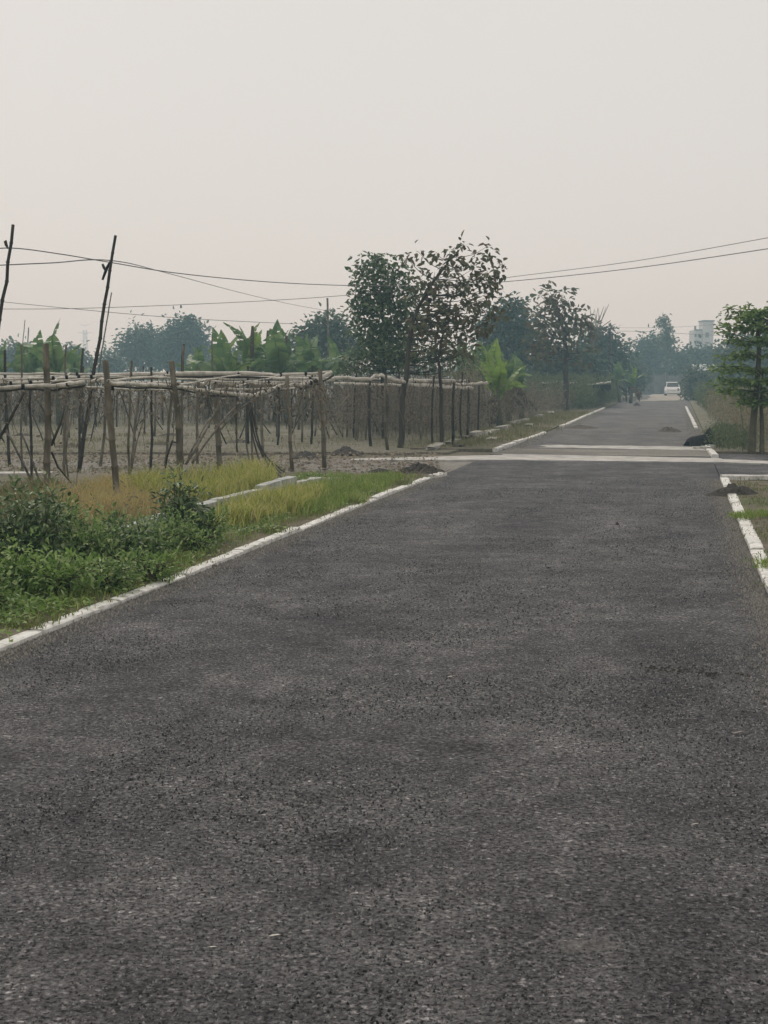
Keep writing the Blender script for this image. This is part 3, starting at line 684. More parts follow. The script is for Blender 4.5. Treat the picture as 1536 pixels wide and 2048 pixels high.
# beyond, along the far road
tree('leafy_tree', 'sparse dark-leaved tree against the sky near the dead twigs', 1132, 70,
     [(1105, 640, 55, 60), (1110, 595, 38, 28), (1150, 650, 38, 35), (1085, 690, 40, 40), (1150, 700, 45, 25)], 80, 9, .32, .19, .22, 'leaf_teak', trunk_r=.14, trunk=[(1131, 720), (1128, 670), (1112, 610)], singles=240, branches=70, twig_r=.025)
tree('round_tree', 'blue-green dense tree behind the bright banana clump', 1015, 88,
     [(1010, 660, 48, 60), (1045, 690, 40, 60), (985, 690, 35, 60), (1030, 625, 25, 25)], 170, 22, .32, .2, .42, 'leaf_far', trunk_r=.2)
tree('round_tree', 'dark bushy tree low behind the sparse tree', 1120, 92, [(1120, 730, 60, 40), (1090, 740, 45, 35), (1160, 735, 40, 40)], 130, 22, .32, .2, .42, 'leaf_far', trunk_r=.18)
tree('round_tree', 'round blue-grey tree left of the far road end', 1205, 112,
     [(1205, 705, 38, 42), (1190, 690, 28, 32), (1225, 725, 28, 45), (1180, 740, 25, 45)], 190, 22, .34, .22, .5, 'leaf_far', trunk_r=.2)
tree('round_tree', 'bushy far tree below and left of the slender tree', 1300, 178,
     [(1298, 715, 34, 42), (1320, 720, 40, 40), (1275, 735, 28, 32), (1340, 735, 40, 30), (1295, 690, 22, 20)], 230, 22, .5, .3, .7, 'leaf_far', trunk_r=.3)
tree('slender_tree', 'slender far tree with stacked leaf tiers above the far wall', 1336, 172,
     [(1329, 637, 9, 4), (1326, 648, 12, 4), (1336, 659, 11, 5), (1331, 671, 14, 5), (1342, 682, 13, 6), (1324, 690, 9, 5)], 60, 14, .34, .21, .22, 'leaf_dense', trunk_r=.16, trunk=[(1337, 720), (1333, 660), (1330, 636)])
tree('round_tree', 'broad far tree in front of the pale building', 1400, 168,
     [(1385, 728, 38, 28), (1415, 724, 36, 26), (1440, 728, 30, 30), (1365, 732, 30, 26)], 210, 22, .48, .3, .65, 'leaf_far', trunk_r=.3)
tree('round_tree', 'pale grey-green tree half hidden by the roadside sapling', 1478, 120,
     [(1478, 702, 32, 34), (1500, 725, 40, 40), (1455, 735, 26, 30)], 150, 22, .36, .22, .5, 'leaf_pale', trunk_r=.22)
tree('round_tree', 'pale tree at the right picture edge behind the sapling', 1550, 115, [(1550, 690, 40, 50), (1530, 730, 40, 45)], 120, 22, .36, .22, .5, 'leaf_pale', trunk_r=.22)
# far left
tree('round_tree', 'hazy green round tree, left one of the pair beyond the trellis', 282, 150,
     [(282, 690, 42, 40), (262, 705, 30, 38), (305, 700, 30, 45), (285, 665, 22, 16)], 170, 20, .42, .26, .55, 'leaf_pale', trunk_r=.28)
tree('round_tree', 'darker blue round tree, right one of the pair beyond the trellis', 370, 146,
     [(370, 680, 44, 40), (350, 710, 35, 38), (395, 700, 25, 40), (372, 652, 24, 15)], 260, 22, .42, .26, .5, 'leaf_far', trunk_r=.28)
tree('round_tree', 'pale bushy tree left of the dense green tree', 645, 78,
     [(640, 690, 58, 45), (665, 665, 40, 35), (610, 690, 42, 38), (690, 700, 35, 40), (645, 650, 30, 22)], 190, 18, .28, .16, .34, 'leaf_pale', trunk_r=.16)
tree('round_tree', 'small hazy bush at the far left edge', 32, 135, [(32, 715, 30, 26), (10, 725, 25, 22), (55, 722, 22, 22)], 110, 20, .38, .24, .5, 'leaf_pale', trunk_r=.2)
tree('round_tree', 'small hazy bush between the left banana plants and the leaning pole', 143, 135, [(143, 718, 22, 26), (160, 728, 20, 20)], 70, 20, .38, .24, .45, 'leaf_pale', trunk_r=.2)
tree('round_tree', 'low hazy bush right of the leaning pole', 215, 140, [(215, 728, 20, 22), (232, 738, 22, 18)], 60, 18, .38, .24, .45, 'leaf_pale', trunk_r=.2)
tree('round_tree', 'low grey bush behind the banana clump left of the pair of round trees', 455, 120, [(455, 725, 40, 28), (500, 730, 40, 25), (555, 728, 40, 26)], 120, 20, .34, .2, .45, 'leaf_pale', trunk_r=.2)
tree('round_tree', 'low leafy bush under the left end of the far wall', 1262, 125, [(1255, 745, 24, 30), (1240, 760, 20, 25), (1275, 760, 18, 22)], 90, 20, .32, .2, .4, 'leaf_pale', trunk_r=.15)
tree('round_tree', 'weedy green bush right of the white car', 1385, 108, [(1392, 760, 22, 30), (1410, 775, 25, 22), (1385, 785, 16, 18)], 90, 20, .26, .14, .35, 'leaf_pale', trunk_r=.12)
# bare dead tree
bt = thing('bare_tree', 'leafless pale twigs of a dead tree above the round blue tree', 'tree', (P(1190, 760, 95).x, 95, 0))
mb = MB(); mb.tube([P(1188, 790, 95), P(1187, 720, 95), P(1186, 680, 95)], [.12, .10, .07], 6); mb.build('trunk', M['bamboo_grey'], bt)
mb = MB()
for (x, y) in [(1170, 625), (1180, 612), (1196, 615), (1208, 612), (1218, 608), (1200, 630), (1178, 640), (1222, 640), (1160, 640), (1240, 655), (1232, 648)]:
    m = P(1186 + (x - 1186) * .55, 660 - (660 - y) * .4, 95 + rng.uniform(-.6, .6)); mb.tube([P(1186, 690, 95), m, P(x, y, 95)], [.04, .03, .012], 4, False)
    mb.tube([m, m.lerp(P(x + rng.uniform(-12, 12), y, 95), .8)], [.02, .01], 4, False)
mb.build('branches', M['bamboo_grey'], bt)

# roadside sapling on the right: whorled tiers
SY = 31.5
sp = thing('sapling', 'green young tree with tiered branches on two thin trunks at the right edge', 'tree', G(1505, 905))
for (bx, pts, r) in [(1503, [(1506, 850), (1512, 790), (1518, 700), (1512, 640)], .088), (1524, [(1524, 850), (1522, 800), (1526, 740)], .055)]:
    path = smooth_path([G(bx, 907) - Vector((0, 0, .1))] + [P(x, y, SY) for x, y in pts], 5)
    MB().tube(path, [r * (1.1 - .7 * i / (len(path) - 1)) for i in range(len(path))], 8).build('trunk', M['bark_green'], sp, True)
mb = MB(); lp, ld, lnn = [], [], []
for (y, rad, up, nb) in [(802, 50, -.05, 7), (785, 78, -.04, 9), (765, 92, 0, 10), (742, 90, .04, 10), (715, 80, .08, 9), (688, 72, .14, 9), (664, 72, .20, 8), (650, 68, .30, 7), (640, 58, .4, 5), (634, 26, .5, 4)]:
    for k in range(nb):
        a = 2 * math.pi * k / nb + rng.uniform(-.3, .3); rr_ = rad * rng.uniform(.65, 1.1) * SY / F
        c = P(1515, y, SY); e = c + Vector((math.cos(a) * rr_, math.sin(a) * rr_, up * rr_ + rng.normal(0, .05)))
        m = c.lerp(e, .5) + Vector((0, 0, .05)); mb.tube([c, m, e], [.014, .010, .005], 4, False)
        for q in range(40):
            t = rng.uniform(.30, 1.08); base = c.lerp(e, t) + Vector((rng.normal(0, .075), rng.normal(0, .075), rng.normal(0, .035)))
            dd = Vector((math.cos(a), math.sin(a), 0)) * .5 + Vector((rng.normal(), rng.normal(), rng.normal() * .45))
            lp.append(base); ld.append(dd); lnn.append((rng.normal() * .4, rng.normal() * .4, 1))
mb.build('branches', M['bark_green'], sp, True)
lp, ld, lnn = np.array(lp), np.array(ld), np.array(lnn)
V, Q = leaf_arrays(np.zeros((1, 3)), np.array([[1.0, 0, 0]]), np.array([[0, 0, 1.0]]), 1.0, .5, .14, .2)
me = bpy.data.meshes.new('leaf'); me.from_pydata(V.tolist(), [], Q.tolist()); me.materials.append(M['leaf_sapling'])
near = rng.permutation(len(lp))
for j in near[:280]:
    o = bpy.data.objects.new('leaf', me); C.objects.link(o); o.parent = sp; o.location = Vector(lp[j]) - sp.location
    o.rotation_euler = Vector(ld[j]).to_track_quat('X', 'Z').to_euler(); o.scale = (rng.uniform(.13, .21),) * 3
kk = near[280:]
V, Q = leaf_arrays(lp[kk], ld[kk], lnn[kk], rng.uniform(.10, .18, len(kk)), rng.uniform(.05, .085, len(kk)))
np_mesh('crown', V, [Q], M['leaf_sapling'], sp)['kind'] = 'stuff'
stick(1490, 898, 1478, 798, 32.6, .022, 'thin leaning stick left of the sapling trunks', 'bamboo_grey', 'stake')

# ------------------------------------------------------------------ banana plants
def banana_leaf_mesh(seed, mat, L=1.0, tatter=True):
    """a banana blade: arched midrib, two ragged half-blades; +X outward, z up"""
    r = random.Random(seed); mb = MB(); n = 9; rib = []
    arch = r.uniform(.18, .42)
    for i in range(n + 1):
        t = i / n; rib.append(Vector((t * L * .82, 0, L * (.75 * t - arch * 1.9 * t * t))))
    for sgn in (-1, 1):
        for i in range(n):
            t0, t1 = i / n, (i + 1) / n
            w = lambda t: L * .155 * math.sin(math.pi * min(1, .08 + .92 * t) ** .8) + .004
            gap = r.uniform(.15, .4) if tatter and r.random() < .3 else .02
            a, b = rib[i], rib[i].lerp(rib[i + 1], 1 - gap)
            dz = -r.uniform(.0, .5)
            pa_ = a + Vector((.02 * L, sgn * w(t0), w(t0) * dz)); pb_ = b + Vector((.03 * L, sgn * w(t1), w(t1) * dz))
            mb.poly([a, b, pb_, pa_] if sgn < 0 else [a, pa_, pb_, b])
    mb.tube(rib, [.012 * L * (1 - .8 * i / n) for i in range(n + 1)], 4, False)
    return mb.mesh('leaf', M[mat])
BL = {m: [banana_leaf_mesh(i * 13 + k, m) for i in range(5)] for k, m in enumerate(('banana_leaf', 'banana_bright', 'banana_dead'))}
def banana(px, Y, topy, label, bright=0.0, nleaf=10, dead=2, lean=0.0, group='banana plants behind the trellises', leafL=None):
    base = Vector((P(px, 760, Y).x, Y, 0)); H = P(px, topy - 14, Y).z
    t = thing('banana_plant', label, 'plant', base, group)
    hs = H * .55
    top = base + Vector((lean * hs, 0, hs))
    MB().tube([base, base.lerp(top, .5) + Vector((lean * .1, 0, 0)), top], [.13, .10, .06], 7).build('stem', M['banana_stem'], t, True)
    a0 = rng.uniform(0, 6.28)
    for k in range(nleaf + dead):
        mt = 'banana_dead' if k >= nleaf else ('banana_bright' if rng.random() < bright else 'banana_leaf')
        o = bpy.data.objects.new('leaf', BL[mt][rng.integers(5)]); C.objects.link(o); o.parent = t
        o.location = top - base - Vector((0, 0, .12 * (k % 4)))
        L = (leafL or (H - hs) * 1.45) * rng.uniform(.8, 1.1)
        o.scale = (L, L, L)
        steep = (-1.05 + 1.1 * (k / max(1, nleaf - 1)) ** 1.4 + rng.normal(0, .12)) if k < nleaf else 1.0
        o.rotation_euler = (rng.normal(0, .25), steep, a0 + 2.4 * k + rng.normal(0, .3))
    return t
B = [  # px, Y, top row, what sets it apart
    (12, 52, 690, 'banana plant at the left picture edge behind the trellis', 0, 8), (45, 55, 705, 'short banana plant beside the left-edge one', 0, 8), (82, 54, 690, 'banana plant behind the thick nearest post', 0, 8),
    (118, 50, 672, 'banana plant with a slanting broken leaf left of the leaning pole', .1, 7), (150, 60, 712, 'low banana plant at the foot of the leaning pole', 0, 7),
    (410, 58, 700, 'banana plant beside the dark round tree', .15, 8), (440, 54, 690, 'banana plant at the left end of the middle clump', .1, 8), (466, 52, 680, 'yellow-lit banana plant in the middle clump', .6, 8),
    (492, 55, 672, 'banana plant left of the tall brown stalk', .15, 9), (520, 56, 678, 'banana plant between the two tall brown stalks', 0, 8), (548, 54, 672, 'banana plant right of the shorter brown stalk', 0, 8),
    (575, 52, 668, 'banana plant with steep leaves before the pale bushy tree', .1, 9), (605, 56, 690, 'banana plant in front of the pale bushy tree', 0, 8), (635, 57, 702, 'low banana plant right of the middle clump', 0, 8), (662, 60, 700, 'banana plant at the right end of the middle clump', 0, 7),
    (925, 58, 712, 'banana plant under the sparse tree crown', .1, 8), (950, 54, 705, 'banana plant left of the bright yellow-green one', .1, 8), (992, 52, 704, 'bright yellow-green banana plant right of the sparse tree', .95, 9),
    (1018, 55, 712, 'banana plant right of the bright yellow-green one', .15, 8), (1045, 58, 730, 'low drooping banana plant at the right of its clump', 0, 8), (1000, 48, 728, 'short banana plant in front of the bright one', .5, 7),
    (1240, 100, 735, 'far banana plant left of the far wall', 0, 8), (1262, 96, 745, 'small far banana plant by the pale sand', .1, 7)]
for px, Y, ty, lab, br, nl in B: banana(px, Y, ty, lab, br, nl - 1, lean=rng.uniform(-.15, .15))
for px, y0, y1, lab in [(503, 745, 652, 'tall brown dead banana stalk in the middle clump'), (534, 745, 661, 'shorter brown dead banana stalk in the middle clump'), (561, 748, 672, 'leaning brown stalk at the right of the middle clump')]:
    d = 53; x1 = px + (2 if px < 550 else 12)
    o = MB().tube(smooth_path([P(px, y0 + 40, d), P(px, y0, d), P((px + x1) / 2, (y0 + y1) / 2, d), P(x1, y1, d)], 3), [.09, .09, .085, .08, .08, .085, .09, .075, .07, .05], 7).build('dead_stalk', M['banana_dead'], None, True)
    tag(o, lab, 'plant stalk')

# ------------------------------------------------------------------ weeds, grass
def quad_pts(corners, n, clump=0, cs=.15):
    """n ground points in a quad of ground corners; clump>0 gathers them round that many centres"""
    c = np.array([[p[0], p[1]] for p in corners]); m = clump or n
    u, v = rng.uniform(0, 1, (2, m)); u, v = u[:, None], v[:, None]
    p = (c[0] * (1 - u) + c[1] * u) * (1 - v) + (c[3] * (1 - u) + c[2] * u) * v
    if clump:
        ii = rng.integers(0, clump, n); p = p[ii] + rng.normal(0, cs, (n, 2))
        quad_pts.hf = rng.uniform(.45, 1.15, clump)[ii]
    else: quad_pts.hf = np.ones(n)
    return p
def grass(name, label, corners, n, h, w, lean, mat, z=.03, clump=0, cs=.15, cat='grass'):
    p = quad_pts(corners, n, clump, cs); pos = np.column_stack([p, np.full(n, z)])
    V, Q, T = blade_arrays(pos, rng.uniform(h[0], h[1], n) * quad_pts.hf, rng.uniform(w[0], w[1], n), rng.uniform(lean[0], lean[1], n))
    return tag(np_mesh(name, V, [Q, T], M[mat]), label, cat, None, 'stuff')
def weeds(name, label, corners, n, h, mat, z=.02, leafy=12, L=.08, clump=0, cs=.3, cat='weeds', r=.006):
    """tall stalks with side twigs and withered leaves"""
    p = quad_pts(corners, n, clump, cs); pos = np.column_stack([p, np.full(n, z)])
    hh = rng.uniform(h[0], h[1], n)
    V, Q, T = blade_arrays(pos, hh, rng.uniform(r, 2.6 * r, n), rng.uniform(.02, .32, n))
    m = n * leafy; idx = np.repeat(np.arange(n), leafy); t = rng.uniform(.25, 1.0, m)
    lp = pos[idx] + np.column_stack([rng.normal(0, .10, m), rng.normal(0, .10, m), hh[idx] * t])
    V2, Q2 = leaf_arrays(lp, rnd_dirs(m) + np.array([0, 0, .5]), rnd_dirs(m), rng.uniform(.6, 1.4, m) * L, rng.uniform(.15, .5, m) * L)
    k = len(V)
    return tag(np_mesh(name, np.concatenate([V, V2]), [Q, T, Q2 + k], M[mat]), label, cat, None, 'stuff')
# left verge in front
grass('grass', 'green grass at the left bottom corner of the verge', [R(7.2, -5.6), R(7.2, TL - .18), R(12, TL - .18), R(12, -6.0)], 15000, (.02, .13), (.005, .010), (.3, 1.0), 'grass_green', .04, 420, .09)
grass('grass', 'short patchy grass along the left kerb', [R(11.5, -5.4), R(11.5, TL - .30), R(S0 - .5, TL - .35), R(S0 - .5, -6.2)], 15000, (.02, .12), (.005, .011), (.3, 1.0), 'grass_green', .04, 420, .11)
grass('grass', 'brownish thin grass at the kerb edge', [R(9, TL - .45), R(9, TL - .14), R(S0 - .5, TL - .14), R(S0 - .5, TL - .45)], 3500, (.015, .07), (.005, .010), (.3, 1.0), 'grass_olive', .04, 160, .09)
grass('grass', 'yellow-green grass tufts in front of the low wall', [G(440, 1064), G(590, 1036), G(650, 994), G(445, 1030)], 6500, (.10, .34), (.008, .016), (.15, .8), 'grass_lime', .04, 60, .09)
grass('grass', 'green grass beside the dark soil heap on the verge', [G(600, 1040), G(720, 1000), G(800, 958), G(640, 975)], 6500, (.04, .22), (.007, .014), (.2, .9), 'grass_green', .04, 90, .13)
grass('grass', 'yellow grass behind the low wall under the trellis', [G(285, 1030), G(540, 980), G(520, 950), G(290, 985)], 7500, (.15, .46), (.007, .015), (.15, .9), 'grass_lime', .05, 55, .13)
grass('grass', 'straw coloured dry grass behind the shrubs', [G(120, 1065), G(310, 1045), G(300, 985), G(110, 1000)], 7000, (.12, .40), (.007, .014), (.15, .8), 'grass_straw', .05, 60, .13)
grass('grass', 'olive weeds behind the shrubs at the left edge', [G(-60, 1080), G(130, 1065), G(110, 995), G(-60, 1000)], 4500, (.10, .40), (.007, .015), (.15, .8), 'grass_olive', .05, 50, .14)
grass('grass', 'thin dry grass on the soil under the near trellis', [G(-200, 1000), G(560, 960), G(600, 925), G(-200, 925)], 3500, (.02, .11), (.006, .012), (.2, .9), 'grass_olive', .05, 120, .2)
grass('grass', 'dry short grass on the plot beyond the side road', [G(-200, 903), G(900, 903), G(960, 838), G(-200, 838)], 10000, (.03, .16), (.008, .018), (.2, .9), 'grass_olive', .04, 300, .35)
grass('grass', 'olive short grass on the right verge', [R(9.5, TR + .22), R(9.5, 5), R(S0 - .2, 9), R(S0 - .2, TR + .22)], 30000, (.015, .075), (.006, .012), (.3, 1.0), 'grass_verge', .03, 900, .17)
grass('grass', 'green weed tuft growing over the right kerb', [G(1478, 1046), G(1540, 1046), G(1540, 1036), G(1478, 1036)], 500, (.04, .12), (.006, .012), (.4, 1.0), 'grass_green', .05, 12, .07)
grass('grass', 'green weed tufts at the lower end of the right kerb', [G(1515, 1150), G(1600, 1150), G(1600, 1128), G(1515, 1128)], 600, (.03, .10), (.006, .012), (.4, 1.0), 'grass_green', .05, 16, .06)
grass('grass', 'low grass at the foot of the sapling', [R(S1 + .3, TR + .3), R(S1 + .3, 8), R(42, 9), R(42, TR + .3)], 9000, (.03, .16), (.008, .016), (.2, .9), 'grass_olive', .03, 260, .22)
grass('grass', 'grass along the left kerb of the far road', [R(S1 + .2, TL - 2.2), R(S1 + .2, TL - .2), R(70, TL - .2), R(70, TL - 2.2)], 9000, (.04, .22), (.009, .018), (.2, .9), 'grass_olive', .03, 240, .25)
for s_, lab in [(8.6, 'grass tuft leaning over the nearest stretch of the left kerb'), (10.9, 'grass tuft over the left kerb by the creepers'), (14.2, 'grass tuft over the left kerb past the last shrub'), (17.6, 'grass tuft over the left kerb by the yellow-green grass'), (21.0, 'grass tuft over the left kerb near the dark soil heap')]:
    grass('grass', lab, [R(s_ - .25, TL - .22), R(s_ - .25, TL - .05), R(s_ + .3, TL - .05), R(s_ + .3, TL - .22)], 260, (.02, .10), (.006, .012), (.4, 1.1), 'grass_verge', .04, 9, .06)
# thickets
weeds('dry_weeds', 'tall grey-brown dry brush behind the trellis beyond the side road', [P(690, 760, 43), P(960, 760, 43), P(965, 760, 52), P(690, 760, 52)], 900, (1.0, 2.6), 'dry_weed', leafy=15, L=.11, r=.008)
weeds('dry_weeds', 'brown dry thicket left of the far road', [R(36, TL - 5.5), R(38, TL - 2.0), R(74, TL - 1.2), R(70, TL - 8.0)], 1700, (.5, 1.7), 'dry_weed', leafy=14, L=.10, r=.007)
weeds('dry_weeds', 'grey-brown dry growth at the back of the trellis plots', [P(-100, 760, 50), P(690, 760, 50), P(690, 760, 60), P(-100, 760, 60)], 1500, (.6, 1.65), 'dry_weed', leafy=10, L=.10, r=.008)
weeds('dry_weeds', 'pale dry tall grass behind the sapling', [R(35, TR + .9), R(33.5, 9), R(62, 12), R(62, TR + .4)], 3600, (.6, 1.4), 'dry_weed_pale', leafy=14, L=.09, r=.007)
weeds('green_weeds', 'green weeds crowding the left side of the far road', [R(76, TL - 5), R(74, TL - .6), R(112, TL - .2), R(112, TL - 8)], 2000, (.7, 2.0), 'green_weed', leafy=22, L=.17, r=.012)
weeds('green_weeds', 'green weeds right of the far road before the shed', [R(60, TR + .6), R(60, 10), R(112, 12), R(112, TR + .4)], 2400, (.5, 1.5), 'green_weed', leafy=18, L=.16, r=.012)
weeds('green_weeds', 'small weeds around the dumped black heap', [G(1425, 905), G(1500, 905), G(1500, 870), G(1418, 868)], 160, (.15, .5), 'green_weed', leafy=26, L=.07, r=.005)

# ------------------------------------------------------------------ shrubs at the left front
def shrub(px, py, wpx, topy, label, mat, n, L, dark=False, name='shrub', loose=1.0):
    b = G(px, py, .04); Y = b.y; H = max(.12, P(px, topy, Y).z); k = Y / F; W = wpx * k * .5
    t = thing(name, label, 'shrub', b, 'shrubs on the left verge')
    mb = MB(); tips = []
    for _ in range(26):
        a, rr_ = rng.uniform(0, 6.28), rng.uniform(.1, 1) ** .6
        e = b + Vector((math.cos(a) * W * rr_, math.sin(a) * W * rr_ * .8, H * rng.uniform(.4, 1.12) * (1 - .35 * rr_ ** 2)))
        m = b.lerp(e, .5) + Vector((rng.normal(0, .03), rng.normal(0, .03), .06)); tips.append((b, m, e))
        mb.tube([b + Vector((rng.normal(0, .04), rng.normal(0, .04), -.03)), m, e], [.007, .005, .002], 4, False)
    mb.build('stems', M['bark_green'], t)
    n = int(n * (.62 if mat == 'leaf_shrub' else .42)); idx = rng.integers(0, 26, n); tt = rng.uniform(.25, 1.03, n)
    A = np.array([[list(x) for x in q] for q in tips])[idx]
    tt = tt[:, None]
    pos = A[:, 0] * (1 - tt) ** 2 + 2 * A[:, 1] * tt * (1 - tt) + A[:, 2] * tt ** 2
    L = L * (1.15 if mat == 'leaf_shrub' else 1.1); off = rng.normal(size=(n, 3)) * .05 * loose
    pos = pos + off; pos[:, 2] = np.maximum(pos[:, 2], .05)
    d = unit(off) + rnd_dirs(n) * .5 + np.array([0, 0, .1])
    V, Q = leaf_arrays(pos, d, rnd_dirs(n) * .5 + np.array([0, 0, 1.0]), rng.uniform(.6, 1.4, n) * L, rng.uniform(.6, 1.3, n) * L * .5)
    np_mesh('foliage', V, [Q], M[mat], t)['kind'] = 'stuff'
    return t
SH = [(-40, 1150, 190, 985, 'dark shrub cut by the left picture edge', 'leaf_shrub', 2400, .05), (70, 1150, 210, 985, 'tallest dark shrub in front of the thick nearest post', 'leaf_shrub', 3200, .05),
      (170, 1140, 190, 1035, 'mid-green leafy shrub under the straw grass', 'leaf_mid', 2800, .05), (255, 1125, 180, 1050, 'dark shrub right of the straw grass', 'leaf_shrub', 2400, .05), (330, 1105, 150, 1040, 'mid-green shrub left of the tall stalky shrub', 'leaf_mid', 1900, .05),
      (366, 1090, 105, 948, 'tall stalky dark shrub with upright stem before the third post', 'leaf_shrub', 1500, .055), (415, 1085, 100, 1020, 'last shrub of the row, beside the yellow-green grass', 'leaf_mid', 1300, .05),
      (120, 1085, 170, 1000, 'shrub behind the dark row at the left', 'leaf_mid', 1500, .05),
      (20, 1190, 170, 1105, 'light green creeper mound at the left edge below the dark shrubs', 'leaf_creeper', 2600, .045), (120, 1195, 170, 1120, 'light green creeper mound in front of the dark shrubs', 'leaf_creeper', 2400, .045),
      (215, 1180, 150, 1130, 'low creeper mound touching the kerb side', 'leaf_mid', 1700, .04), (300, 1160, 120, 1112, 'small creeper patch near the kerb gap', 'leaf_creeper', 1000, .04), (-30, 1225, 150, 1150, 'creeper mound nearest the camera at the left edge', 'leaf_mid', 1800, .045),
      (395, 1105, 100, 1070, 'small leafy weed between the last shrub and the kerb', 'leaf_creeper', 800, .04)]
for px, py, w, ty, lab, mt, n, L in SH: shrub(px, py, w, ty, lab, mt, n, L)
weeds('green_weeds', 'straggly weed stalks growing up among the left verge shrubs', [G(-60, 1190), G(330, 1150), G(400, 1100), G(-60, 1110)], 200, (.2, .5), 'leaf_mid', .03, 14, .045, cat='weeds', r=.003)
weeds('green_weeds', 'dead brown stalks standing among the left verge shrubs', [G(-60, 1150), G(300, 1130), G(420, 1060), G(-60, 1060)], 90, (.3, .65), 'dry_weed_pale', .03, 8, .04, cat='weeds', r=.003)
def rosettes(label, corners, n, L, mat, clump, cs):
    p = quad_pts(corners, n, clump, cs); pos = np.column_stack([p, rng.uniform(.04, .09, n)])
    V, Q = leaf_arrays(pos, rnd_dirs(n, .35) + np.array([0, 0, .3]), rnd_dirs(n) * .5 + np.array([0, 0, 1.0]), rng.uniform(.5, 1.4, n) * L, rng.uniform(.5, 1.2, n) * L * .55)
    tag(np_mesh('ground_weeds', V, [Q], M[mat]), label, 'weeds', None, 'stuff')
rosettes('broad-leaved ground weeds in the grass below the creepers', [R(7.4, -5.4), R(7.4, TL - .2), R(11, TL - .2), R(11, -5.8)], 5200, .05, 'leaf_creeper', 90, .10)
rosettes('broad-leaved ground weeds along the kerb in the middle of the verge', [R(11, -5.6), R(11, TL - .15), R(S0 - 1, TL - .25), R(S0 - 1, -6)], 5200, .05, 'leaf_mid', 110, .12)
rosettes('small weeds dotted over the right verge', [R(9.5, TR + .2), R(9.5, 4), R(S0 - .3, 7), R(S0 - .3, TR + .2)], 3000, .05, 'leaf_mid', 80, .12)
# a lone leafy weed by the black heap
shrub(1440, 893, 22, 864, 'dark leafy weed behind the dumped black heap', 'leaf_shrub', 200, .06)['group'] = 'weeds by the crossing'

# ------------------------------------------------------------------ heaps, rubble, litter
def heap(name, label, px0, px1, py, h, depth, mat, cat, seed=0, z=0.0, peak=.5, jag=.5):
    a, b = G(px0, py, z), G(px1, py, z); c = (a + b) / 2; w = (b - a).length / 2; mb = MB(); nx, ny = 26, 12
    for j in range(ny + 1):
        for i in range(nx + 1):
            u, v = i / nx * 2 - 1, j / ny * 2 - 1
            q = Vector((c.x + u * w, c.y + v * depth, 0)); e = max(0, 1 - (u * u + v * v) ** .9) if u * u + v * v < 1 else 0
            sk = 1 - .4 * abs(u - (peak * 2 - 1))
            nz = 1 + jag * noise.noise(Vector((u * 4 + seed, v * 3, seed))) + jag * .6 * noise.noise(Vector((u * 13, v * 9 + seed, 2)))
            q.x += .05 * w * noise.noise(q * 6); q.z = z - .03 + (h * e * sk * nz + .03 * e)
            mb.v.append(q)
    for j in range(ny):
        for i in range(nx):
            k = j * (nx + 1) + i; mb.f.append((k, k + 1, k + nx + 2, k + nx + 1))
    return tag(mb.build(name, mat), label, cat)
h1 = heap('soil_heap', 'dark soil heap with twigs at the left corner of the crossing', 785, 905, 946, .16, .5, M['soil_dark'], 'heap', 3, 0.0, .35, .9)
mb = MB()
for _ in range(60):
    p = G(rng.uniform(795, 890), 946, .05 + rng.uniform(0, .06)); p.y += rng.uniform(-.3, .3); mb.tube([p, p + Vector((rng.normal(0, .12), rng.normal(0, .1), abs(rng.normal(0, .07))))], [.006, .003], 3, False)
mb.build('twigs', M['twig'], h1)
heap('soil_heap', 'brown earth spilled over the left kerb beside the last shrub', 392, 452, 1134, .03, .16, M['soil_brown'], 'heap', 31, 0.0, .4, .9)
heap('soil_heap', 'small dark clod on the left kerb line', 334, 352, 1166, .025, .06, M['soil_dark'], 'heap', 33, 0.0)
heap('soil_strip', 'long low strip of dark soil trailing left of the heap', 722, 800, 945, .07, .28, M['soil_dark'], 'heap', 5, .02)
heap('soil_heap', 'dark flat soil heap spilled over the right kerb', 1408, 1530, 988, .13, .42, M['soil_dark'], 'heap', 8, 0.02, .55, .6)
heap('soil_heap', 'low dark dirt spread on the left of the far road', 1118, 1206, 856, .10, .8, M['soil_brown'], 'heap', 12, 0)
heap('soil_heap', 'brown dirt lumps in the middle of the far road', 1312, 1368, 863, .13, .7, M['soil_brown'], 'heap', 15, 0, .4, 1.0)
heap('soil_heap', 'small dark lump on the road near the pale sand', 1264, 1282, 811, .16, .5, M['soil_dark'], 'heap', 17, 0)
heap('soil_heap', 'dark clods beside the trellis corner post', 580, 640, 911, .09, .5, M['soil_dark'], 'heap', 21, 0, .6, .7)
heap('soil_heap', 'dark brush pile on the far side of the side road', 662, 722, 903, .10, .6, M['soil_dark'], 'heap', 23, 0.02, .4, .7)
for x0, x1, y, lab in [(100, 175, 893, 'row of dark clods on the plot, left of the second trellis post'), (265, 385, 890, 'long row of dark clods behind the third trellis post'), (10, 80, 872, 'dark clods at the left edge of the far plot'), (300, 390, 872, 'farther dark clods on the plot behind the trellis'), (440, 520, 885, 'dark debris behind the fourth trellis post')]:
    heap('soil_heap', lab, x0, x1, y, .07, .5, M['soil_brown'], 'heap', x0, 0.0, .5, 1.0)
heap('dung', 'small black dropping alone on the right of the near road', 1228, 1241, 1049, .03, .05, M['soil_dark'], 'dropping', 25, 0)
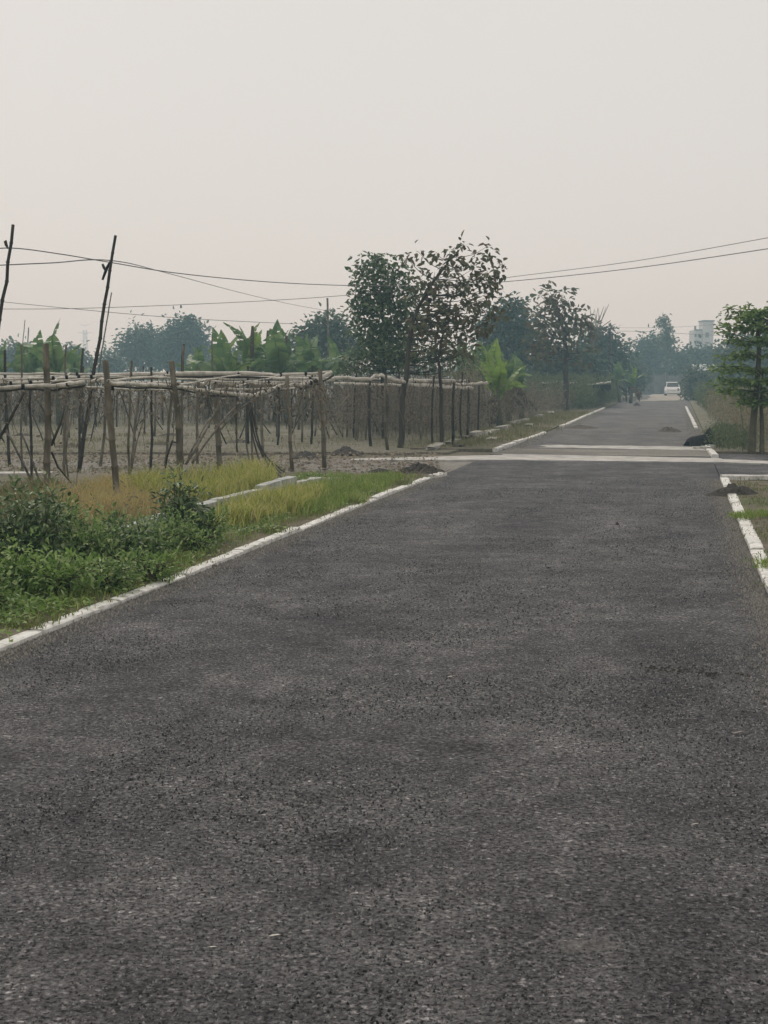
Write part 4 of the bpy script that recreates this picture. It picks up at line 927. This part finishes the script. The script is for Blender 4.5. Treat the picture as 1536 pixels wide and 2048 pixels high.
# black plastic heap with a raised peak
mb = MB(); c = G(1402, 893); Yh = c.y
prof = [(1374, 890, 884), (1378, 891, 876), (1386, 892, 873), (1396, 892, 870), (1406, 892, 868), (1414, 892, 863), (1419, 891, 856), (1423, 891, 864), (1429, 890, 868)]
for j in range(7):
    v = j / 6
    for i, (x, yb, yt) in enumerate(prof):
        s_ = math.sin(math.pi * v) ** .7; p = P(x, yb + (yt - yb) * s_, Yh) ; p.y = Yh + (v - .5) * .9 + .05 * noise.noise(Vector((i * 1.3, j * 1.7, 3)))
        p.x += .05 * noise.noise(Vector((i * 1.1, j * 2.3, 9))); p.z = max(.0, p.z + (.05 * noise.noise(Vector((i * 2.1, j * 2.9, 5))) if 0 < j < 6 else 0))
        if j in (0, 6): p.z = 0.0
        mb.v.append(p)
for j in range(6):
    for i in range(len(prof) - 1):
        k = j * len(prof) + i; mb.f.append((k, k + 1, k + len(prof) + 1, k + len(prof)))
tag(mb.build('plastic_heap', M['black_sheet'], None, True), 'crumpled black heap dumped at the right side of the far road', 'heap')
def block(name, label, px, py, w, d, h, rot, mat, cat, group=None, z=0.0, seed=0):
    rr = random.Random(seed); b = G(px, py, z); mb = MB(); n = 3
    ca, sa = math.cos(rot), math.sin(rot); pts = {}
    for iz in range(3):
        for iy in range(n):
            for ix in range(n + 1):
                x = (ix / n - .5) * w; y = (iy / (n - 1) - .5) * d; zz = iz / 2 * h
                x += rr.gauss(0, w * .05); y += rr.gauss(0, d * .05); zz += rr.gauss(0, h * .07) if iz else 0
                if iz == 2 and (ix in (0, n) or iy in (0, n - 1)): zz -= h * .12 * rr.random()
                pts[ix, iy, iz] = len(mb.v); mb.v.append(Vector((b.x + x * ca - y * sa, b.y + x * sa + y * ca, z - .01 + zz)))
    for ix in range(n):
        for iy in range(n - 1):
            mb.f.append((pts[ix, iy, 2], pts[ix + 1, iy, 2], pts[ix + 1, iy + 1, 2], pts[ix, iy + 1, 2]))
    for iz in range(2):
        for ix in range(n):
            mb.f.append((pts[ix, 0, iz], pts[ix + 1, 0, iz], pts[ix + 1, 0, iz + 1], pts[ix, 0, iz + 1]))
            mb.f.append((pts[ix + 1, n - 1, iz], pts[ix, n - 1, iz], pts[ix, n - 1, iz + 1], pts[ix + 1, n - 1, iz + 1]))
        for iy in range(n - 1):
            mb.f.append((pts[0, iy + 1, iz], pts[0, iy, iz], pts[0, iy, iz + 1], pts[0, iy + 1, iz + 1]))
            mb.f.append((pts[n, iy, iz], pts[n, iy + 1, iz], pts[n, iy + 1, iz + 1], pts[n, iy, iz + 1]))
    return tag(mb.build(name, mat), label, cat, group)
block('kerb_block', 'long broken white block in front of the dumped black heap', 1403, 899, .42, .14, .09, -.05, M['white_paint'], 'block', seed=1)
block('kerb_block', 'short tilted white block under the right end of the dumped black heap', 1421, 898, .2, .14, .11, .3, M['white_paint'], 'block', seed=2)
block('plank', 'pale grey-green slab lying on the grass by the end of the low wall', 660, 960, .62, .16, .05, .12, M['drain_wall'], 'slab', z=.03, seed=3)
# rubble wall left of far road: long pale stones and lumps
rub = [(872, 894, .75, .09, 'first long pale slab of the broken edging, nearest the pale strip'), (905, 886, .7, .10, 'second long pale slab of the broken edging'), (930, 880, .35, .16, 'dark-stained stone between the pale edging slabs'), (955, 876, .6, .24, 'biggest rounded pale stone of the broken edging'),
       (985, 867, .7, .14, 'pale stone right of the biggest rounded stone'), (1005, 860, .6, .18, 'square pale stone midway along the broken edging'), (1030, 848, .9, .16, 'long pale slab beyond the square stone of the edging'), (1050, 843, .8, .13, 'flat pale stone near the far end of the edging'),
       (1078, 835, .9, .16, 'pale slab next to last at the far end of the edging'), (1102, 830, .7, .2, 'last pale stone at the far end of the edging'), (985, 880, .5, .09, 'low pale stone fallen towards the road'), (1058, 852, .6, .10, 'second low stone fallen towards the road'), (918, 893, .3, .08, 'small dark lump below the edging slabs')]
for i, (x, y, w, h, lab) in enumerate(rub):
    block('edging_stone', lab, x, y, w * 2.7 if i < 10 else w * 1.5, .26, h * .85, 1.36 + rng.normal(0, .06), M['soil_brown'] if 'dark' in lab else M['stone'], 'stone', 'broken pale edging left of the far road', .02, 50 + i)
for i, (x, y, w, lab) in enumerate([(1372, 1398, .05, 'brightest white scrap on the right of the near road'), (1198 + 200, 1650, .06, 'white scrap beside a small dark twig low on the right'), (560, 1873, .07, 'pale leaf lying low on the left of the road'), (434, 1895, .05, 'small pale scrap left of the pale leaf'),
                                 (910, 1355, .09, 'pale flat leaf just below the middle of the road'), (190, 1543, .05, 'pale crumb at the left of the near road'), (1515, 1292, .08, 'pale leaf at the right edge of the near road'), (1490, 1467, .12, 'long pale straw near the right edge'), (1085, 1484, .09, 'pale straw in the middle right of the road')]):
    p = G(x, y, .006); a = rng.uniform(-.4, .4)
    V, Q = leaf_arrays(np.array([[p.x - w / 2, p.y, .008]]), np.array([[math.cos(a), math.sin(a), .05]]), np.array([[0, .1, 1.0]]), w * .55, w * (.10 if 'straw' in lab else .22), .12, -.05)
    tag(np_mesh('litter_scrap', V, [Q], M['litter']), lab, 'litter', 'scraps on the road')
# crack in the asphalt (a shallow dark furrow of tar crumbs)
mb = MB()
pts = [G(x, y, .004) for x, y in [(1285, 1334), (1320, 1338), (1350, 1340), (1375, 1343), (1410, 1345), (1435, 1347)]]
for a, b in zip(pts[:-1], pts[1:]):
    for k in range(26):
        q = a.lerp(b, rng.random()) + Vector((rng.normal(0, .02), rng.normal(0, .06), 0)); r = rng.uniform(.004, .012) * rng.uniform(.4, 1)
        mb.tube([q, q + Vector((0, 0, r * .7))], [r, r * .4], 5)
for a, b in [(G(1455, 1343, .004), G(1500, 1352, .004))]:
    for k in range(26):
        q = a.lerp(b, rng.random()) + Vector((0, rng.normal(0, .02), 0)); r = rng.uniform(.003, .007); mb.tube([q, q + Vector((0, 0, r * .7))], [r, r * .4], 5)
tag(mb.build('tar_crumbs', M['soil_dark']), 'dark line of tar crumbs across the right of the near road', 'crumbs', None, 'stuff')
# loose chips on the asphalt
def chips(label, corners, n, r0, r1, mat, zc=.003):
    p = quad_pts(corners, n); r = rng.uniform(r0, r1, n); a = rng.uniform(0, 6.28, n)
    V = np.empty((n, 5, 3))
    for k in range(4):
        ang = a + k * np.pi / 2 + rng.normal(0, .3, n); V[:, k] = np.column_stack([p[:, 0] + np.cos(ang) * r, p[:, 1] + np.sin(ang) * r * rng.uniform(.6, 1, n), np.full(n, zc - .004)])
    V[:, 4] = np.column_stack([p, zc + r * rng.uniform(.4, .9, n)])
    k = np.arange(n)[:, None] * 5; T = np.concatenate([k + np.array([[i, (i + 1) % 4, 4]]) for i in range(4)])
    return tag(np_mesh('gravel', V.reshape(-1, 3), [T], mat), label, 'gravel', None, 'stuff')
M['chip'] = mat_leaf('asphalt_chip', [(0.012, 0.012, 0.013, 1), (0.03, 0.03, 0.031, 1), (0.09, 0.09, 0.091, 1), (0.14, 0.14, 0.139, 1), (0.17, 0.17, 0.168, 1), (0.24, 0.235, 0.23, 1)], 0.0, 0.9, 0.2)
chips('loose asphalt chips on the near road', [R(2.5, -3.3), R(2.5, .8), R(9, .7), R(9, TL)], 52000, .0025, .0075, M['chip'])
chips('loose grit on the middle of the road', [R(9, TL), R(9, TR), R(S0, TR), R(S0, TL)], 30000, .004, .010, M['chip'])
M['dust_chip'] = mat_leaf('dust_chip', [(0.10, 0.095, 0.085, 1), (0.18, 0.17, 0.15, 1), (0.26, 0.245, 0.22, 1)], 0.0, 0.95, 0.1)
def edge_grit(label, t0, sgn, s0, s1, n, r0, r1):
    t = t0 + sgn * np.abs(rng.normal(0, .11, n)); ss = rng.uniform(s0, s1, n)
    ss += .35 * np.sin(ss * 2.1) * rng.uniform(0, 1, n); r = rng.uniform(r0, r1, n); a = rng.uniform(0, 6.28, n)
    p = np.column_stack([ss * DV.x + t * NV.x, ss * DV.y + t * NV.y]); V = np.empty((n, 5, 3))
    for k in range(4):
        ang = a + k * np.pi / 2; V[:, k] = np.column_stack([p[:, 0] + np.cos(ang) * r, p[:, 1] + np.sin(ang) * r, np.zeros(n)])
    V[:, 4] = np.column_stack([p, .012 + r * .6])
    k = np.arange(n)[:, None] * 5
    tag(np_mesh('gravel', V.reshape(-1, 3), [np.concatenate([k + np.array([[i, (i + 1) % 4, 4]]) for i in range(4)])], M['dust_chip']), label, 'gravel', None, 'stuff')
edge_grit('dusty grit gathered along the left kerb', TL + .01, 1, 6, S0, 9000, .003, .010)
edge_grit('dusty grit gathered along the right kerb', TR - .01, -1, 7, S0, 9000, .003, .010)
edge_grit('dusty grit along the left edge of the far road', TL + .02, 1.6, S1, 70, 7000, .006, .018)
edge_grit('dusty grit along the right edge of the far road', TR - .02, -1.6, S1, 70, 7000, .006, .018)
chips('crumbs of earth along the left kerb', [R(8, TL - .6), R(8, TL - .2), R(S0, TL - .2), R(S0, TL - .6)], 3500, .006, .022, M['twig'], .03)
chips('earth clods on the side road and plots', [G(-200, 1000), G(880, 950), G(880, 905), G(-200, 900)], 4500, .01, .05, M['twig'], .01)

# ------------------------------------------------------------------ far things
# white car at the far end of the road
CYD = 138.0
ct = thing('parked_car', 'small white car standing at the far end of the road', 'car', (P(1345, 760, CYD).x, CYD, 0.02))
def car_tf(p):
    p = p * .88; a = math.radians(-9); return Vector((p.x * math.cos(a) - p.y * math.sin(a), p.x * math.sin(a) + p.y * math.cos(a), p.z))
mb = MB()
def loft(sections, mat, name):
    m = MB(); n = len(sections[0])
    for s_ in sections: m.v += [car_tf(Vector(p)) for p in s_]
    for i in range(len(sections) - 1):
        for j in range(n): m.f.append((i * n + j, i * n + (j + 1) % n, (i + 1) * n + (j + 1) % n, (i + 1) * n + j))
    m.f.append(tuple(range(n - 1, -1, -1))); k = (len(sections) - 1) * n; m.f.append(tuple(range(k, k + n)))
    return m.build(name, M[mat], ct, False, (0, 0, 0))
def sec(y, w, z0, z1): return [(-w, y, z0), (w, y, z0), (w * 1.02, y, (z0 + z1) * .5), (w * .95, y, z1), (-w * .95, y, z1), (-w * 1.02, y, (z0 + z1) * .5)]
loft([sec(-1.9, .74, .32, .72), sec(-1.75, .80, .24, .84), sec(-.9, .82, .22, .95), sec(1.5, .82, .22, .98), sec(1.85, .78, .28, .9)], 'car_paint', 'body')
loft([sec(-1.0, .74, .95, .97), sec(-.45, .66, .95, 1.48), sec(1.2, .66, .96, 1.52), sec(1.7, .72, .96, 1.02)], 'car_paint', 'cabin')
def cpoly(name, pts, mat): MB().poly([car_tf(Vector(p)) for p in pts]).build(name, M[mat], ct, False, (0, 0, 0))
cpoly('windscreen', [(-.66, -.99, 1.0), (.66, -.99, 1.0), (.56, -.52, 1.44), (-.56, -.52, 1.44)], 'glass')
for s_ in (-1, 1):
    cpoly('side_window', [(s_ * .735, -.75, 1.02), (s_ * .735, 1.4, 1.02), (s_ * .665, 1.15, 1.42), (s_ * .665, -.38, 1.42)], 'glass')
    cpoly('headlight', [(s_ * .45, -1.91, .62), (s_ * .70, -1.90, .62), (s_ * .70, -1.85, .75), (s_ * .45, -1.86, .75)], 'lamp')
    for y in (-1.25, 1.2):
        w_ = MB().tube([car_tf(Vector((s_ * .64, y, .29))), car_tf(Vector((s_ * .84, y, .29)))], .29, 14).build('wheel', M['rubber'], ct, False, (0, 0, 0))
        MB().tube([car_tf(Vector((s_ * .845, y, .29))), car_tf(Vector((s_ * .855, y, .29)))], .17, 10).build('rim', M['steel'], w_, False, (0, 0, 0))
cpoly('grille', [(-.35, -1.905, .55), (.35, -1.905, .55), (.35, -1.88, .68), (-.35, -1.88, .68)], 'rubber')
MB().box((-.76, -1.96, .3), (.76, -1.86, .46), car_tf).build('bumper', M['car_paint'], ct, False, (0, 0, 0))
for i, (px, py, lab) in enumerate([(1258, 801, 'pale rubble lump at the left of the sand'), (1268, 799, 'second rubble lump at the left of the sand')]):
    block('rubble_lump', lab, px, py, .9, .6, .35, .3 * i, M['stone'], 'rubble', seed=90 + i)
# grey boundary wall at the end
w0, w1 = P(1278, 760, 152), P(1362, 760, 150)
bw = thing('boundary_wall', 'blue-grey boundary wall closing the far end of the road', 'wall', (w0.x, w0.y, 0))
for i in range(3):
    a, b = Vector(w0).lerp(w1, i / 3), Vector(w0).lerp(w1, (i + 1) / 3)
    MB().box((a.x + .03, a.y, -.1), (b.x - .03, a.y + .22, 2.0 + .05 * (i % 2))).build('wall_panel', M['far_wall'], bw)
for i in range(4):
    a = Vector(w0).lerp(w1, i / 3); MB().box((a.x - .14, a.y - .06, -.1), (a.x + .14, a.y + .28, 2.2)).build('pillar', M['concrete_dark'], bw)
# sheds right
def shed(label, x0, x1, Y, wall_h, roof_y, lab_roof=None, dep=5.0):
    a, b = P(x0, 760, Y), P(x1, 760, Y); t = thing('shed', label, 'shed', (a.x, Y, 0))
    MB().box((a.x, Y, -.1), (b.x, Y + dep, wall_h)).build('wall', M['tin_dark'], t)
    zr = wall_h + .02; m = MB(); o_ = .3; mid = Y + dep / 2; zt = P(x0, roof_y, Y).z
    m.poly([(a.x - o_, Y - o_, zr), (b.x + o_, Y - o_, zr), (b.x + o_, mid, zt), (a.x - o_, mid, zt)]); m.poly([(a.x - o_, mid, zt), (b.x + o_, mid, zt), (b.x + o_, Y + dep + o_, zr), (a.x - o_, Y + dep + o_, zr)])
    m.poly([(a.x - o_, Y - o_, zr - .06), (a.x - o_, mid, zt - .06), (b.x + o_, mid, zt - .06), (b.x + o_, Y - o_, zr - .06)])
    m.poly([(a.x, Y, zr), (a.x, mid, zt - .07), (a.x, Y + dep, zr)]); m.poly([(b.x, Y, zr), (b.x, mid, zt - .07), (b.x, Y + dep, zr)])
    m.build('roof', M['tin'], t)
    w = b.x - a.x
    MB().box((a.x + w * .4, Y - .05, 0), (a.x + w * .6, Y + .02, min(1.9, wall_h - .1))).build('door', M['concrete_dark'], t)
    MB().box((a.x + w * .12, Y - .05, .9), (a.x + w * .28, Y + .02, 1.5)).build('window', M['glass'], t)
shed('low tin shed with pale roof edge right of the white car', 1388, 1424, 128, 1.75, 755)
shed('taller tin-roofed shed half behind the sapling', 1400, 1452, 142, 2.5, 728)
# pale building with stair tower
BYD = 290.0; k = BYD / F
bl = thing('building', 'pale hazy building with square stair tower rising over the trees', 'building', (P(1378, 760, BYD).x, BYD, 0))
def bx(x0, x1, ytop, y0, y1, name, mat, zlo=0): MB().box((P(x0, 760, BYD).x, BYD + y0, zlo), (P(x1, 760, BYD).x, BYD + y1, P(x0, ytop, BYD).z)).build(name, M[mat], bl)
bx(1387, 1402.5, 660, 0, 5, 'wall', 'building_wall'); bx(1403, 1424, 643, -.4, 3.5, 'stair_tower', 'building_wall'); bx(1402, 1425.5, 640.5, -.6, 3.7, 'roof_slab', 'concrete_dark', P(1402, 643.2, BYD).z)
bx(1388, 1391, 651.5, .3, .9, 'column_stub', 'concrete_dark', P(1378, 659.8, BYD).z); bx(1386.5, 1402.3, 658.6, -.15, 0, 'parapet', 'concrete_dark', P(1377, 661, BYD).z)
bx(1420.5, 1424.5, 676, -.55, -.42, 'downpipe', 'concrete_dark', 2) if False else None
for x, y in ((1389, 668), (1396, 668), (1389, 682), (1396, 682)):
    p, q = P(x, y, BYD), P(x + 4, y + 6, BYD); f = MB().box((p.x, BYD - .06, q.z), (q.x, BYD + .02, p.z)).build('window', M['concrete_dark'], bl)
    MB().box((p.x + .08, BYD - .09, q.z + .08), (q.x - .08, BYD - .065, p.z - .08)).build('pane', M['glass'], f)
p, q = P(1410, 665, BYD), P(1417, 675, BYD); MB().box((p.x, BYD - .47, q.z), (q.x, BYD - .38, p.z)).build('window', M['concrete_dark'], bl)
# far shade-net trellis by the road
t3 = thing('bamboo_trellis', 'small far trellis under dark netting left of the road', 'trellis', (P(1080, 760, 80).x, 80, 0))
for pix, r in [([(1075, 768, 80), (1110, 764, 80), (1160, 766, 80.5)], .05), ([(1150, 770, 80), (1190, 768, 80), (1222, 764, 80)], .05), ([(1070, 782, 78), (1085, 780, 78), (1100, 776, 78)], .05), ([(1148, 782, 78), (1163, 783, 78)], .05)]: rail('rail', pix, r, M['bamboo_pale'], t3, wob=.02)
for i, (x, y) in enumerate([(1078, 812), (1097, 808), (1120, 810), (1145, 808), (1164, 812), (1190, 806), (1215, 806)]):
    b = G(x, y); bamboo('post', b, P(x, 766, b.y), .05, .04, M['bamboo_grey'], t3, .04, 400 + i, 5)
mb = MB(); ntx = 24
for j in range(2):
    for i in range(ntx + 1):
        x = 1075 + (1222 - 1075) * i / ntx; p = P(x, 769 + 2 * noise.noise(Vector((i * .6, 1, j))), 80.2 + j * 8); p.z -= .12 * j; mb.v.append(p)
for i in range(ntx): mb.f.append((i, i + 1, ntx + 2 + i, ntx + 1 + i))
k0 = len(mb.v)
for i in range(ntx + 1):
    x = 1075 + (1222 - 1075) * i / ntx; p = P(x, 769.5 + 2 * noise.noise(Vector((i * .6, 1, 0))), 80.3); mb.v.append(p); mb.v.append(p - Vector((0, -.05, .30 + .12 * noise.noise(Vector((i * .8, 4, 2))))))
for i in range(ntx): a = k0 + 2 * i; mb.f.append((a, a + 1, a + 3, a + 2))
mb.build('shade_net', M['net'], t3)
# pylon far off
PY = 600.0
py_ = thing('pylon', 'very faint lattice power pylon on the hazy horizon', 'pylon', (P(172, 760, PY).x, PY, 0))
mb = MB(); cx = P(172, 760, PY).x; kk = PY / F
lv = [(758, 9), (730, 6), (705, 4.5), (685, 3.6), (660, 3)]
for s1 in (-1, 1):
    for s2 in (-1, 1):
        mb.tube([(cx + s1 * w * kk, PY + s2 * w * kk, max(0, P(172, y, PY).z)) for y, w in lv], .10, 4)
for (ya, wa), (yb, wb) in zip(lv[:-1], lv[1:]):
    for s1 in (-1, 1):
        mb.tube([(cx - s1 * wa * kk, PY - wa * kk, max(0, P(172, ya, PY).z)), (cx + s1 * wb * kk, PY - wb * kk, P(172, yb, PY).z)], .07, 4)
        mb.tube([(cx - s1 * wa * kk, PY + wa * kk, max(0, P(172, ya, PY).z)), (cx + s1 * wb * kk, PY + wb * kk, P(172, yb, PY).z)], .07, 4)
mb.build('lattice', M['steel'], py_)
mb = MB()
for s1 in (-1, 1):
    for y, w in ((648, 10), (664, 14), (680, 12)):
        mb.tube([(cx, PY, P(172, y + 4, PY).z), (cx + s1 * w * kk, PY, P(172, y, PY).z)], .10, 4)
mb.build('cross_arm', M['steel'], py_)
# far wood that closes the horizon
mm = 9000
X = rng.uniform(-300, 300, mm); Yy = rng.uniform(330, 420, mm); Z = 2.9 + 1.6 * np.sin(X * .05) + 1.2 * np.sin(X * .13 + 1) ; pos = np.column_stack([X, Yy, rng.uniform(0, 1, mm) ** .7 * np.maximum(1.5, Z)])
keep = ~((X / Yy > (1375 - CX) / F) & (X / Yy < (1430 - CX) / F)); pos = pos[keep]
V, Q = leaf_arrays(pos, rnd_dirs(len(pos)), rnd_dirs(len(pos)), rng.uniform(1.2, 2.6, len(pos)), rng.uniform(.8, 1.6, len(pos)))
tag(np_mesh('far_wood', V, [Q], M['leaf_pale']), 'low far-off wood along the hazy horizon', 'wood', None, 'stuff')

# ------------------------------------------------------------------ haze
hz = MB().box((-FAR - 20, -80, -1.2), (FAR + 20, FAR + 20, 30)).build('haze', None)
hz.data.materials.clear()
hm = bpy.data.materials.new('haze'); hm.use_nodes = True; hn = hm.node_tree.nodes; hn.clear()
ho = hn.new('ShaderNodeOutputMaterial'); hv = hn.new('ShaderNodeVolumePrincipled')
hv.inputs['Color'].default_value = (0.55, 0.84, 1.0, 1); hv.inputs['Density'].default_value = 0.0020; hv.inputs['Anisotropy'].default_value = 0.2
hv.inputs['Absorption Color'].default_value = (1, 1, 1, 1)
hm.node_tree.links.new(hv.outputs['Volume'], ho.inputs['Volume'])
hz.data.materials.append(hm)
tag(hz, 'thin blue morning haze over the whole place', 'haze', None, 'stuff')
